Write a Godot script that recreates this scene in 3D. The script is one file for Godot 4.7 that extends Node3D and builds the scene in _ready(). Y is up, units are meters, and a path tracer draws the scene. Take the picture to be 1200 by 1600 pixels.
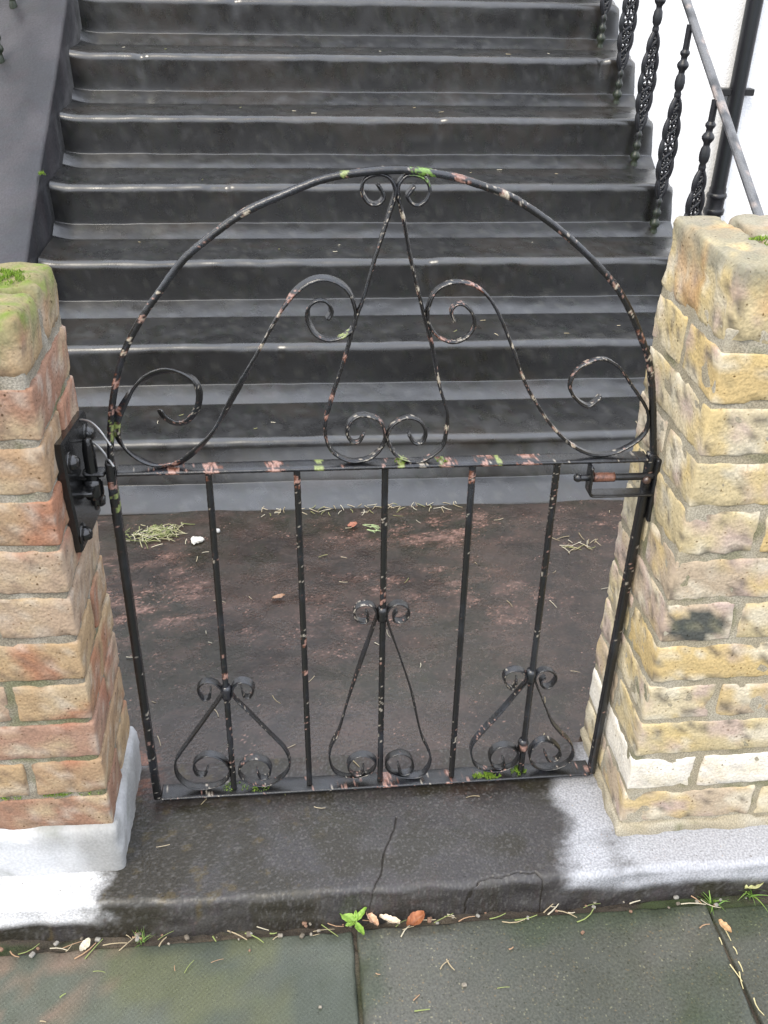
extends Node3D
# Iron garden gate between two brick piers, asphalt-covered steps behind it, wet paving in front.

const GATE_PATHS := {
	"arch": [-383,725,-375,786,-364,836,-345,889,-318,934,-293,967,-262,1005,-228,1033,-184,1063,-136,1084,-91,1101,-47,1109,-6,1112,29,1110,66,1104,101,1094,137,1081,174,1060,209,1036,246,1006,281,973,306,941,331,898,350,858,363,808,373,756,380,717],
	"s_left": [-310,805,-304,793,-290,784,-274,788,-260,807,-256,830,-263,848,-280,857,-299,860,-320,853,-340,836,-355,814,-366,793,-369,774,-366,755,-351,736,-331,723,-314,720,-292,724,-267,743,-241,771,-218,811,-193,854,-164,905,-144,939,-127,963,-108,977,-89,981,-71,975,-57,961,-50,937,-52,917,-65,904,-84,899,-100,906,-109,921,-111,938,-103,950,-91,952,-82,944,-82,934,-87,927],
	"s_right": [290,811,274,796,255,807,244,826,250,849,266,861,286,865,310,851,332,824,358,790,365,764,356,742,326,722,292,719,261,733,231,760,206,792,180,835,156,891,133,937,114,961,94,972,71,973,52,962,43,938,46,917,60,900,79,893,95,899,105,913,103,930,92,943,81,945,74,936,79,920],
	"l_left": [-25,1096,-19,1087,-17,1079,-24,1072,-35,1074,-41,1083,-43,1092,-39,1101,-28,1106,-17,1106,-8,1100,-3,1090,-4,1079,-8,1065,-13,1049,-15,1042,-27,1002,-39,957,-50,926,-61,883,-73,844,-89,789,-91,766,-86,743,-72,727,-51,719,-26,725,-10,745,-10,768,-20,784,-41,790,-56,781,-61,763,-54,750,-44,750,-37,763],
	"l_right": [21,1094,16,1088,12,1081,17,1073,25,1070,34,1075,39,1084,38,1094,32,1102,22,1106,11,1106,3,1099,0,1090,1,1079,5,1064,9,1051,17,1012,28,969,40,926,52,885,63,834,76,792,77,764,73,740,56,723,38,716,12,724,-2,743,-5,759,4,776,21,785,39,779,48,761,44,747,33,746,24,760],
	"c1_left": [-279,311,-282,295,-291,291,-298,304,-298,317,-287,328,-272,325,-262,310,-262,298,-279,270,-307,225,-336,179,-349,153,-348,121,-331,96,-305,89,-275,98,-261,119,-263,142,-277,161,-296,167,-313,157,-320,142,-315,123,-303,120,-296,136],
	"c1_right": [-230,312,-228,294,-218,291,-211,305,-215,319,-227,326,-239,321,-246,305,-241,288,-218,253,-189,208,-168,175,-159,148,-160,125,-174,103,-200,88,-226,94,-243,113,-244,131,-233,147,-217,154,-198,144,-191,125,-196,107,-210,106,-215,125],
	"c2_left": [-32,455,-28,445,-31,435,-43,437,-50,452,-44,466,-30,469,-19,462,-15,447,-20,424,-32,379,-46,327,-60,270,-75,204,-87,174,-91,143,-83,112,-65,97,-42,94,-19,104,-11,126,-22,143,-40,146,-55,136,-59,115,-47,99,-34,103,-33,118],
	"c2_right": [17,453,11,443,14,434,26,433,35,444,33,459,20,468,7,463,1,449,3,431,16,386,29,342,46,280,64,191,76,158,84,129,79,104,66,88,39,89,15,102,6,124,14,140,32,146,48,135,54,113,49,99,34,97,27,119],
	"c3_left": [219,303,219,289,212,281,201,292,198,310,206,320,221,321,233,311,236,294,225,275,199,230,171,187,155,157,155,132,164,107,184,93,208,90,231,100,239,122,231,142,214,151,196,145,188,126,194,103,208,95,216,105,211,118],
	"c3_right": [268,302,260,293,267,281,278,282,286,298,280,311,266,318,254,313,251,297,261,270,275,235,290,200,308,174,327,151,337,125,333,103,316,90,292,86,269,97,259,120,262,142,276,158,295,153,311,134,314,119,306,107,292,110,286,129],
}
const PAINT_LOSS := {
	"G": [31,1110,12,-63,1107,5,74,716,8,155,715,6,14,718,7,-67,909,7,-370,784,9,-373,769,7,-380,680,7,-378,659,6,-99,713,7],
	"P": [-361,846,11,-369,807,8,-134,957,7,-144,938,6,332,900,8,54,902,9,63,897,7,96,971,8,107,967,6,-61,876,7,-79,817,7,-87,790,5,-249,713,13,-161,710,11,137,707,13,82,707,11,197,710,13,-132,690,9,118,687,9,-254,338,7,-126,400,8,-127,338,6,-7,490,8,-8,472,8,248,147,9,10,73,14,117,75,7,-382,695,7,-301,715,13,76,1106,11],
	"C": [-345,889,5,-318,933,5,-293,967,4,-335,905,4,346,867,8,352,851,5,7,1058,6,28,966,6,63,843,8,76,768,5,179,845,7,196,812,7,-146,936,4,-170,893,6,229,760,6,259,736,5,266,858,5,254,848,4,285,968,5,312,933,4,132,1083,7,-181,1064,7,-43,1086,4,213,782,6,158,887,5,357,827,4],
}

const FLOOR_Y := 0.0626
const GATE_Z := -0.0172
const RISE := 0.1508
const FIRST_RISE := 0.1334
const GOING := 0.2762
const FIRST_NOSING_Z := -1.087
const STEP_LEFT := -0.853
const STEP_RIGHT := 1.105

var noise := FastNoiseLite.new()
var cloudy := FastNoiseLite.new()
var rng := RandomNumberGenerator.new()
var mats := {}
var taken := {}

# ---------------------------------------------------------------- small helpers
func nz(x: float, y: float, z: float) -> float:
	return noise.get_noise_3d(x, y, z)

func fb(x: float, y: float, z: float) -> float:
	return cloudy.get_noise_3d(x, y, z)

func smooth(a: float, b: float, x: float) -> float:
	return smoothstep(a, b, x)

func numbered(called: String) -> String:
	if not taken.has(called):
		taken[called] = 0
		return called
	taken[called] += 1
	return "%s_%03d" % [called, taken[called]]

func thing(called: String, label: String, category: String, at := Vector3.ZERO, group := "") -> Node3D:
	var o := Node3D.new()
	o.name = numbered(called)
	add_child(o, true)
	o.position = at
	o.set_meta("label", label)
	o.set_meta("category", category)
	if group != "":
		o.set_meta("group", group)
	return o

func put(called: String, mesh: Mesh, m: Material, parent: Node3D, at := Vector3.ZERO) -> MeshInstance3D:
	var o := MeshInstance3D.new()
	o.name = called
	o.mesh = mesh
	o.material_override = m
	o.cast_shadow = GeometryInstance3D.SHADOW_CASTING_SETTING_ON
	parent.add_child(o, true)
	o.position = at
	return o

func single(called: String, mesh: Mesh, m: Material, label: String, category: String, group := "", kind := "") -> MeshInstance3D:
	var o := put(numbered(called), mesh, m, self)
	if kind != "structure":
		o.set_meta("label", label)
		o.set_meta("category", category)
	if group != "":
		o.set_meta("group", group)
	if kind != "":
		o.set_meta("kind", kind)
	return o

func start() -> SurfaceTool:
	var st := SurfaceTool.new()
	st.begin(Mesh.PRIMITIVE_TRIANGLES)
	return st

func finish(st: SurfaceTool) -> ArrayMesh:
	st.generate_normals()
	return st.commit()

# a sheet of rows x columns of points, each with a colour; rows of equal length
func sheet(rows: Array, colors: Array, flip := false) -> ArrayMesh:
	var nr := rows.size()
	var nc: int = rows[0].size()
	var vs := PackedVector3Array()
	var cs := PackedColorArray()
	var ns := PackedVector3Array()
	var ix := PackedInt32Array()
	for r in nr:
		vs.append_array(rows[r])
		cs.append_array(colors[r])
	ns.resize(vs.size())
	for r in nr - 1:
		for c in nc - 1:
			var a := r * nc + c
			var b := a + 1
			var d := a + nc
			var e := d + 1
			var n := (vs[e] - vs[a]).cross(vs[b] - vs[d])
			if flip:
				n = -n
				ix.append_array([a, d, b, b, d, e])
			else:
				ix.append_array([a, b, d, b, e, d])
			ns[a] += n
			ns[b] += n
			ns[d] += n
			ns[e] += n
	for i in ns.size():
		ns[i] = ns[i].normalized()
	var arr := []
	arr.resize(Mesh.ARRAY_MAX)
	arr[Mesh.ARRAY_VERTEX] = vs
	arr[Mesh.ARRAY_NORMAL] = ns
	arr[Mesh.ARRAY_COLOR] = cs
	arr[Mesh.ARRAY_INDEX] = ix
	var me := ArrayMesh.new()
	me.add_surface_from_arrays(Mesh.PRIMITIVE_TRIANGLES, arr)
	return me

func cuts(h: float, r: float, cell: float) -> PackedFloat32Array:
	var a := PackedFloat32Array([-h, -h + r * 0.35, -h + r])
	var n: int = max(1, int(round((2.0 * h - 2.0 * r) / cell)))
	for i in range(1, n):
		a.append(-h + r + (2.0 * h - 2.0 * r) * i / n)
	a.append_array([h - r, h - r * 0.35, h])
	return a

# a box with rounded, knocked-about edges; tone is called with (point, seed) and gives the colour of the matter there
func rough_box(size: Vector3, r: float, cell: float, amount: float, rough: float, sd: float, tone: Callable) -> ArrayMesh:
	var h := size * 0.5
	var st := start()
	var base := 0
	for axis in 3:
		var ua := (axis + 1) % 3
		var va := (axis + 2) % 3
		var us := cuts(h[ua], r, cell)
		var vs := cuts(h[va], r, cell)
		for side in [-1.0, 1.0]:
			for v in vs:
				for u in us:
					var p := Vector3.ZERO
					p[axis] = h[axis] * side
					p[ua] = u
					p[va] = v
					var inner := p.clamp(-h + Vector3.ONE * r, h - Vector3.ONE * r)
					var dir := (p - inner).normalized()
					var chip := maxf(0.0, nz(inner.x * 28.0 + sd * 3.1, inner.y * 28.0, inner.z * 28.0 - sd) - 0.25) * r * (1.2 if absf(dir.x) + absf(dir.y) + absf(dir.z) > 1.15 else 0.0)
					var q := inner + dir * (r - chip)
					q += dir * (nz(q.x * rough + sd * 7.0, q.y * rough + sd, q.z * rough) * amount + nz(q.x * rough * 3.7 - sd, q.y * rough * 3.7, q.z * rough * 3.7 + sd) * amount * 0.6)
					st.set_color(tone.call(q, sd))
					st.add_vertex(q)
			var nu := us.size()
			for j in vs.size() - 1:
				for i in nu - 1:
					var a := base + j * nu + i
					var q4 := [a, a + 1, a + nu, a + nu + 1]
					var order := [0, 2, 1, 1, 2, 3] if side > 0 else [0, 1, 2, 1, 3, 2]
					for o in order:
						st.add_index(q4[o])
			base += nu * vs.size()
	return finish(st)

# catmull-rom through flat points (mm pairs) -> metres
func curve_of(flat: Array, step: float) -> PackedVector2Array:
	var pts := PackedVector2Array()
	for i in range(0, flat.size(), 2):
		pts.append(Vector2(flat[i], flat[i + 1]) * 0.001)
	return spline(pts, step)

func spline(pts: PackedVector2Array, step: float) -> PackedVector2Array:
	var out := PackedVector2Array()
	var n := pts.size()
	for i in n - 1:
		var p0 := pts[maxi(i - 1, 0)]
		var p3 := pts[mini(i + 2, n - 1)]
		var k: int = maxi(1, int(ceil(pts[i].distance_to(pts[i + 1]) / step)))
		for j in k:
			out.append(pts[i].cubic_interpolate(pts[i + 1], p0, p3, float(j) / k))
	out.append(pts[n - 1])
	return out

# flat bar bent in the gate's plane: wide across z, thin in the plane, edges eased
func bent_bar(path: PackedVector2Array, wide: float, thin: float, z: float, tone: Callable, twist := 0.0) -> ArrayMesh:
	var rows := []
	var cols := []
	var n := path.size()
	var a := thin * 0.5
	var b := wide * 0.5
	var e := minf(thin * 0.35, 0.002)
	var sec := [Vector2(-a, -b + e), Vector2(-a, -b * 0.3), Vector2(-a, b * 0.3), Vector2(-a, b - e), Vector2(-a + e, b), Vector2(0, b), Vector2(a - e, b), Vector2(a, b - e), Vector2(a, b * 0.3), Vector2(a, -b * 0.3), Vector2(a, -b + e), Vector2(a - e, -b), Vector2(0, -b), Vector2(-a + e, -b), Vector2(-a, -b + e)]
	for i in n:
		var t := (path[mini(i + 1, n - 1)] - path[maxi(i - 1, 0)]).normalized()
		var nn := Vector2(-t.y, t.x)
		var row := PackedVector3Array()
		var cr := PackedColorArray()
		var taper := 1.0
		if i == 0 or i == n - 1:
			taper = 0.55
		var ang := 0.0
		if twist != 0.0:
			ang = twist * nz(path[i].x * 6.0, path[i].y * 6.0, 3.0)
		for s in sec:
			var s2: Vector2 = s.rotated(ang) * taper
			var p := Vector3(path[i].x + nn.x * s2.x, path[i].y + nn.y * s2.x, z + s2.y)
			var bump := nz(p.x * 160.0, p.y * 160.0, p.z * 160.0) * 0.0003
			p += Vector3(nn.x * signf(s2.x), nn.y * signf(s2.x), signf(s2.y) * 0.5) * bump
			row.append(p)
			cr.append(tone.call(p, i * 0.0022, atan2(s.y / b, s.x / a)))
		rows.append(row)
		cols.append(cr)
	# close both ends
	for endi in [0, n - 1]:
		var c := Vector3(path[endi].x, path[endi].y, z)
		var row := PackedVector3Array()
		var cr := PackedColorArray()
		for s in sec:
			row.append(c)
			cr.append(tone.call(c))
		if endi == 0:
			rows.push_front(row)
			cols.push_front(cr)
		else:
			rows.append(row)
			cols.append(cr)
	return sheet(rows, cols, true)

# round or many-sided rod through 3d points
func rod(pts: PackedVector3Array, radii: PackedFloat32Array, sides: int, tone: Callable) -> ArrayMesh:
	var rows := []
	var cols := []
	var n := pts.size()
	var t0 := (pts[1] - pts[0]).normalized()
	var side := t0.cross(Vector3(0.12, 0.05, 1.0)).normalized()
	if t0.cross(Vector3(0.12, 0.05, 1.0)).length() < 0.2:
		side = t0.cross(Vector3.RIGHT).normalized()
	for i in range(-1, n + 1):
		var k := clampi(i, 0, n - 1)
		var t := (pts[mini(k + 1, n - 1)] - pts[maxi(k - 1, 0)]).normalized()
		side = (side - t * side.dot(t)).normalized()
		var up := t.cross(side)
		var row := PackedVector3Array()
		var cr := PackedColorArray()
		for s in sides + 1:
			var an := TAU * (s % sides) / sides
			var rr := radii[k] if i == k else 0.0
			var p := pts[k] + (side * cos(an) + up * sin(an)) * rr
			row.append(p)
			cr.append(tone.call(p))
		rows.append(row)
		cols.append(cr)
	return sheet(rows, cols, false)

func line3(a: Vector3, b: Vector3, n: int) -> PackedVector3Array:
	var out := PackedVector3Array()
	for i in n + 1:
		out.append(a.lerp(b, float(i) / n))
	return out

func same(r: float, n: int) -> PackedFloat32Array:
	var a := PackedFloat32Array()
	a.resize(n)
	a.fill(r)
	return a

func lathe(profile: Array, sides: int, tone: Callable) -> ArrayMesh:   # profile: [y, r] pairs going up
	var pts := PackedVector3Array()
	var rs := PackedFloat32Array()
	for p in profile:
		pts.append(Vector3(0, p[0], 0))
		rs.append(p[1])
	var rows := []
	var cols := []
	for i in pts.size():
		var row := PackedVector3Array()
		var cr := PackedColorArray()
		for s in sides + 1:
			var an := TAU * (s % sides) / sides
			var q := Vector3(cos(an) * rs[i], pts[i].y, sin(an) * rs[i])
			row.append(q)
			cr.append(tone.call(q))
		rows.append(row)
		cols.append(cr)
	return sheet(rows, cols, false)

func plain_box(size: Vector3, bevel := 0.003, tint := Color.WHITE) -> ArrayMesh:
	# chamfered box with flat faces
	var h := size * 0.5
	var r := minf(bevel, minf(size.x, minf(size.y, size.z)) * 0.45)
	var st := start()
	st.set_smooth_group(-1)
	var tri := func(a: Vector3, b: Vector3, c: Vector3) -> void:
		var out := (a + b + c)
		var list := [a, b, c] if (b - a).cross(c - a).dot(out) < 0.0 else [a, c, b]
		for v in list:
			st.set_color(tint)
			st.add_vertex(v)
	for axis in 3:
		var ua := (axis + 1) % 3
		var va := (axis + 2) % 3
		for s1 in [-1.0, 1.0]:
			var c4 := []
			for e in [[-1.0, -1.0], [1.0, -1.0], [1.0, 1.0], [-1.0, 1.0]]:
				var p := Vector3.ZERO
				p[axis] = h[axis] * s1
				p[ua] = (h[ua] - r) * e[0]
				p[va] = (h[va] - r) * e[1]
				c4.append(p)
			tri.call(c4[0], c4[1], c4[2])
			tri.call(c4[0], c4[2], c4[3])
			for s2 in [-1.0, 1.0]:   # chamfers along va, between the faces of axis and ua
				var q := []
				for e in [-1.0, 1.0]:
					var p := Vector3.ZERO
					p[axis] = h[axis] * s1
					p[ua] = (h[ua] - r) * s2
					p[va] = (h[va] - r) * e
					var p2 := p
					p2[axis] = (h[axis] - r) * s1
					p2[ua] = h[ua] * s2
					q.append_array([p, p2])
				tri.call(q[0], q[1], q[2])
				tri.call(q[1], q[3], q[2])
	for sx in [-1.0, 1.0]:
		for sy in [-1.0, 1.0]:
			for sz in [-1.0, 1.0]:
				var k := Vector3(sx, sy, sz)
				tri.call(Vector3(h.x, h.y - r, h.z - r) * k, Vector3(h.x - r, h.y, h.z - r) * k, Vector3(h.x - r, h.y - r, h.z) * k)
	return finish(st)

# ---------------------------------------------------------------- materials
func noise_tex(size: int, freq: float, octaves: int, lo: float, hi: float, sd: int, kind := FastNoiseLite.TYPE_SIMPLEX_SMOOTH) -> NoiseTexture2D:
	var n := FastNoiseLite.new()
	n.seed = sd
	n.noise_type = kind
	n.frequency = freq
	n.fractal_octaves = octaves
	var g := Gradient.new()
	g.set_color(0, Color(lo, lo, lo))
	g.set_color(1, Color(hi, hi, hi))
	var t := NoiseTexture2D.new()
	t.width = size
	t.height = size
	t.seamless = true
	t.noise = n
	t.color_ramp = g
	return t

func bump_tex(size: int, freq: float, octaves: int, strength: float, sd: int) -> NoiseTexture2D:
	var n := FastNoiseLite.new()
	n.seed = sd
	n.frequency = freq
	n.fractal_octaves = octaves
	var t := NoiseTexture2D.new()
	t.width = size
	t.height = size
	t.seamless = true
	t.as_normal_map = true
	t.bump_strength = strength
	t.noise = n
	return t

# pale and dark grains scattered over a mid grey
func grain_image(size: int, count: int, rmin: float, rmax: float, base: float, tones: Array, sd: int, mottle := 0.2) -> ImageTexture:
	var r := RandomNumberGenerator.new()
	r.seed = sd
	var im := Image.create(size, size, false, Image.FORMAT_RGB8)
	var n := FastNoiseLite.new()
	n.seed = sd
	n.frequency = 0.09
	n.fractal_octaves = 3
	var src := n.get_seamless_image(size, size)
	for y in size:
		for x in size:
			var v := base * (1.0 + mottle * (src.get_pixel(x, y).r - 0.5) * 2.0)
			im.set_pixel(x, y, Color(v, v, v))
	for i in count:
		var cx := r.randf() * size
		var cy := r.randf() * size
		var ra := lerpf(rmin, rmax, pow(r.randf(), 2.5))
		var c: Color = tones[r.randi() % tones.size()]
		var sx := r.randf_range(0.7, 1.4)
		for y in range(int(cy - ra - 1), int(cy + ra + 2)):
			for x in range(int(cx - ra * 1.5 - 1), int(cx + ra * 1.5 + 2)):
				var d := Vector2((x - cx) / sx, (y - cy) * sx).length() / ra
				if d < 1.0:
					var xx := posmod(x, size)
					var yy := posmod(y, size)
					im.set_pixel(xx, yy, im.get_pixel(xx, yy).lerp(c, minf(1.0, (1.0 - d) * 2.2)))
	return ImageTexture.create_from_image(im)

func dimple_height(size: int, cells: int, dirt := false) -> ImageTexture:
	var im := Image.create(size, size, false, Image.FORMAT_RGB8)
	for y in size:
		for x in size:
			var a := sin(TAU * x * cells / size) * sin(TAU * y * cells / size)
			var v := 0.5 + 0.35 * a + 0.15 * nz(x * 0.13, y * 0.13, 5.0)
			if dirt:   # dirt lodged in the hollows, and a worn mottle
				v = 0.76 + 0.025 * a + 0.22 * nz(x * 0.21, y * 0.21, 8.0) * nz(x * 0.03, y * 0.03, 2.0) + 0.1 * nz(x * 0.35, y * 0.35, 1.0)
			im.set_pixel(x, y, Color(v, v, v))
	return ImageTexture.create_from_image(im)

func mat(called: String, rough: float, opt := {}) -> StandardMaterial3D:
	var m := StandardMaterial3D.new()
	m.resource_name = called
	m.roughness = rough
	m.vertex_color_use_as_albedo = opt.get("vc", true)
	m.albedo_color = opt.get("color", Color.WHITE)
	m.uv1_triplanar = true
	m.uv1_world_triplanar = opt.get("world", true)
	m.uv1_scale = Vector3.ONE * opt.get("scale", 4.0)
	m.metallic = opt.get("metal", 0.0)
	m.metallic_specular = opt.get("spec", 0.5)
	if opt.has("albedo"):
		m.albedo_texture = opt.albedo
	if opt.has("normal"):
		m.normal_enabled = true
		m.normal_texture = opt.normal
		m.normal_scale = opt.get("nscale", 0.5)
	if opt.has("rtex"):
		m.roughness_texture = opt.rtex
	if opt.has("height"):
		m.heightmap_enabled = true
		m.heightmap_texture = opt.height
		m.heightmap_scale = opt.get("hscale", 0.1)
	if opt.has("coat"):
		m.clearcoat_enabled = true
		m.clearcoat = opt.coat
		m.clearcoat_roughness = opt.get("coat_rough", 0.2)
	if opt.has("backlight"):
		m.backlight_enabled = true
		m.backlight = opt.backlight
	mats[called] = m
	return m

func make_materials() -> void:
	var fine := noise_tex(512, 0.06, 4, 0.62, 1.0, 3)
	var coarse_bump := bump_tex(512, 0.05, 5, 6.0, 11)
	var fine_bump := bump_tex(512, 0.14, 4, 5.0, 12)
	var wet := noise_tex(512, 0.012, 4, 0.45, 1.0, 21)
	var specks := grain_image(1024, 380, 1.2, 4.6, 0.86, [Color(1, 1, 1), Color(0.95, 0.93, 0.9), Color(0.6, 0.6, 0.6)], 31)
	var aggregate := grain_image(1024, 9000, 0.9, 4.0, 0.64, [Color(0.98, 0.95, 0.88), Color(0.84, 0.8, 0.72), Color(0.74, 0.72, 0.68), Color(0.46, 0.46, 0.43), Color(0.5, 0.51, 0.48), Color(0.86, 0.76, 0.66)], 41)
	var pits := grain_image(512, 700, 0.7, 4.0, 0.93, [Color(0.5, 0.46, 0.4), Color(0.7, 0.66, 0.6), Color(1, 1, 1), Color(1, 0.98, 0.94)], 51, 0.1)
	mat("asphalt", 0.43, {"albedo": specks, "scale": 1.7, "normal": fine_bump, "nscale": 0.03, "rtex": wet, "spec": 1.0})
	mat("string_coat", 0.62, {"albedo": specks, "scale": 1.2, "normal": fine_bump, "nscale": 0.12, "rtex": wet, "spec": 0.5})
	var grit := grain_image(1024, 2200, 0.8, 2.8, 0.86, [Color(1, 0.97, 0.92), Color(1, 1, 1), Color(0.9, 0.8, 0.7), Color(0.45, 0.42, 0.4), Color(0.5, 0.45, 0.4)], 33)
	mat("landing", 0.36, {"albedo": grit, "scale": 1.55, "normal": fine_bump, "nscale": 0.05, "rtex": wet, "spec": 0.55})
	mat("doorstep", 0.6, {"albedo": grit, "scale": 2.1, "normal": fine_bump, "nscale": 0.12, "rtex": wet, "spec": 0.5})
	mat("brick", 0.9, {"albedo": pits, "scale": 4.1, "normal": coarse_bump, "nscale": 0.42, "spec": 0.3})
	mat("mortar", 0.95, {"albedo": fine, "scale": 9.0, "normal": fine_bump, "nscale": 0.8, "spec": 0.2})
	mat("render", 0.7, {"albedo": fine, "scale": 5.0, "normal": fine_bump, "nscale": 0.35, "spec": 0.4})
	mat("limewash", 0.6, {"albedo": noise_tex(512, 0.06, 4, 0.86, 1.0, 4), "scale": 5.0, "normal": fine_bump, "nscale": 0.2, "spec": 0.4})
	mat("gate_paint", 0.27, {"albedo": fine, "scale": 11.0, "normal": fine_bump, "nscale": 0.3, "spec": 0.6})
	mat("gloss_black", 0.16, {"scale": 9.0, "normal": coarse_bump, "nscale": 0.15, "spec": 0.6})
	mat("cast_iron", 0.38, {"albedo": fine, "scale": 14.0, "normal": fine_bump, "nscale": 0.3})
	mat("worn_rail", 0.4, {"albedo": fine, "scale": 7.0, "normal": fine_bump, "nscale": 0.3})
	mat("wire", 0.35, {"metal": 0.6})
	mat("slab", 0.62, {"albedo": aggregate, "scale": 1.9, "normal": fine_bump, "nscale": 0.1, "rtex": wet, "spec": 0.45})
	mat("dimpled_slab", 0.6, {"albedo": dimple_height(512, 30, true), "scale": 4.0, "height": dimple_height(512, 30), "hscale": 0.035, "rtex": wet, "spec": 0.45})
	mat("soil", 0.9, {"albedo": aggregate, "scale": 5.0, "normal": coarse_bump, "nscale": 0.8})
	mat("stucco", 0.85, {"albedo": noise_tex(512, 0.03, 4, 0.95, 1.0, 71), "scale": 1.0, "normal": fine_bump, "nscale": 0.2})
	mat("leaf", 0.6, {"backlight": Color(0.3, 0.3, 0.3), "scale": 8.0})
	mat("straw", 0.8, {"scale": 8.0})
	mat("moss", 0.9, {"backlight": Color(0.25, 0.25, 0.25), "scale": 8.0})
	mat("ground", 0.9, {"albedo": aggregate, "scale": 1.0, "vc": false, "color": Color(0.4, 0.4, 0.4)})
	mat("door", 0.3, {"vc": false, "color": Color(0.12, 0.13, 0.17)})
	mat("dark_glass", 0.08, {"vc": false, "color": Color(0.05, 0.06, 0.07)})

# ---------------------------------------------------------------- colours of matter
func gate_tone(p: Vector3, along := 0.0, around := 0.0) -> Color:
	var black := Color(0.012, 0.013, 0.015)
	var c := black.lerp(Color(0.03, 0.033, 0.04), smooth(0.0, 0.6, fb(p.x * 14.0, p.y * 14.0, p.z * 30.0)))
	var ca := cos(around) * 0.9
	var sa := sin(around) * 0.9
	var jag := nz(along * 210.0, ca * 2.2 + p.x * 40.0, sa * 2.2) * 0.45 + nz(along * 70.0 + 50.0, ca + p.y * 20.0, sa) * 1.0
	# scattered small flakes of lost paint, more of them on the upper frame
	var more := 0.1 * smooth(0.7, 0.8, p.y)
	var f := nz(along * 120.0 + 9.0, ca * 1.6 + p.y * 30.0, sa * 1.6 + p.x * 30.0) + nz(p.x * 11.0, p.y * 11.0, 2.0) * 0.35
	if f > 0.80 - more:
		c = Color(0.5, 0.45, 0.37) if nz(p.x * 20.0, p.y * 20.0, 7.0) > -0.1 else Color(0.42, 0.25, 0.2)
	elif f > 0.74 - more:
		c = Color(0.07, 0.04, 0.032)
	for kind in PAINT_LOSS:
		var a: Array = PAINT_LOSS[kind]
		for i in range(0, a.size(), 3):
			var d: float = Vector2(p.x - a[i] * 0.001, p.y - a[i + 1] * 0.001).length() / (a[i + 2] * 0.001) + jag * 1.1
			if d < 0.62:
				if kind == "G":
					c = Color(0.2, 0.36, 0.07) if i < 3 else Color(0.3, 0.36, 0.12)
				elif kind == "P":
					c = Color(0.48, 0.28, 0.225) if jag > -0.45 else Color(0.2, 0.08, 0.05)
				else:
					c = Color(0.6, 0.53, 0.41) if jag > -0.5 else Color(0.42, 0.27, 0.21)
			elif d < 0.8:
				c = c.lerp(Color(0.06, 0.03, 0.022), 0.8)
	return c

func iron_tone(p: Vector3) -> Color:
	return Color(0.014, 0.015, 0.018).lerp(Color(0.035, 0.036, 0.042), smooth(-0.1, 0.6, fb(p.x * 20.0, p.y * 20.0, p.z * 20.0)))

func mossy_iron_tone(p: Vector3) -> Color:
	var g := smooth(0.13, 0.02, p.y + nz(p.x * 90.0, p.y * 60.0, p.z * 90.0) * 0.05)
	return iron_tone(p).lerp(Color(0.03, 0.042, 0.016), g * 0.8)

func red_brick_tone(p: Vector3, s: float) -> Color:
	var pick := fposmod(s * 0.61803, 1.0)
	var base := Color(0.36, 0.245, 0.15)
	if pick < 0.25:
		base = Color(0.40, 0.285, 0.165)
	elif pick < 0.45:
		base = Color(0.30, 0.175, 0.12)
	elif pick < 0.62:
		base = Color(0.40, 0.30, 0.215)
	elif pick < 0.8:
		base = Color(0.34, 0.21, 0.15)
	var n := fb(p.x * 9.0 + s * 5.0, p.y * 13.0, p.z * 9.0 - s)
	var c := base.lerp(Color(0.43, 0.33, 0.215), smooth(0.0, 0.5, n))
	c = c.lerp(Color(0.34, 0.135, 0.085), smooth(0.12, 0.34, fb(p.x * 5.5 - s * 3.0, p.y * 4.0 + s, p.z * 5.5)) * 0.65)
	c = c.lerp(Color(0.17, 0.12, 0.09), smooth(0.28, 0.6, nz(p.x * 60.0, p.y * 60.0 + s, p.z * 60.0)) * 0.6)
	c = c.lerp(Color(0.5, 0.45, 0.38), smooth(0.3, 0.65, nz(p.x * 34.0 + s, p.y * 34.0, p.z * 34.0 + 4.0)) * 0.45)
	return c

func mossy_red_tone(p: Vector3, s: float) -> Color:
	var c := red_brick_tone(p, s)
	var g := smooth(-0.012, 0.03, p.y + fb(p.x * 22.0, p.y * 22.0, p.z * 22.0) * 0.05)
	c = c.lerp(Color(0.2, 0.2, 0.1), g * 0.75)
	return c.lerp(Color(0.14, 0.22, 0.03), smooth(0.02, 0.3, fb(p.x * 30.0, p.y * 20.0, p.z * 30.0)) * smooth(0.01, 0.035, p.y) * 0.8)

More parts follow.
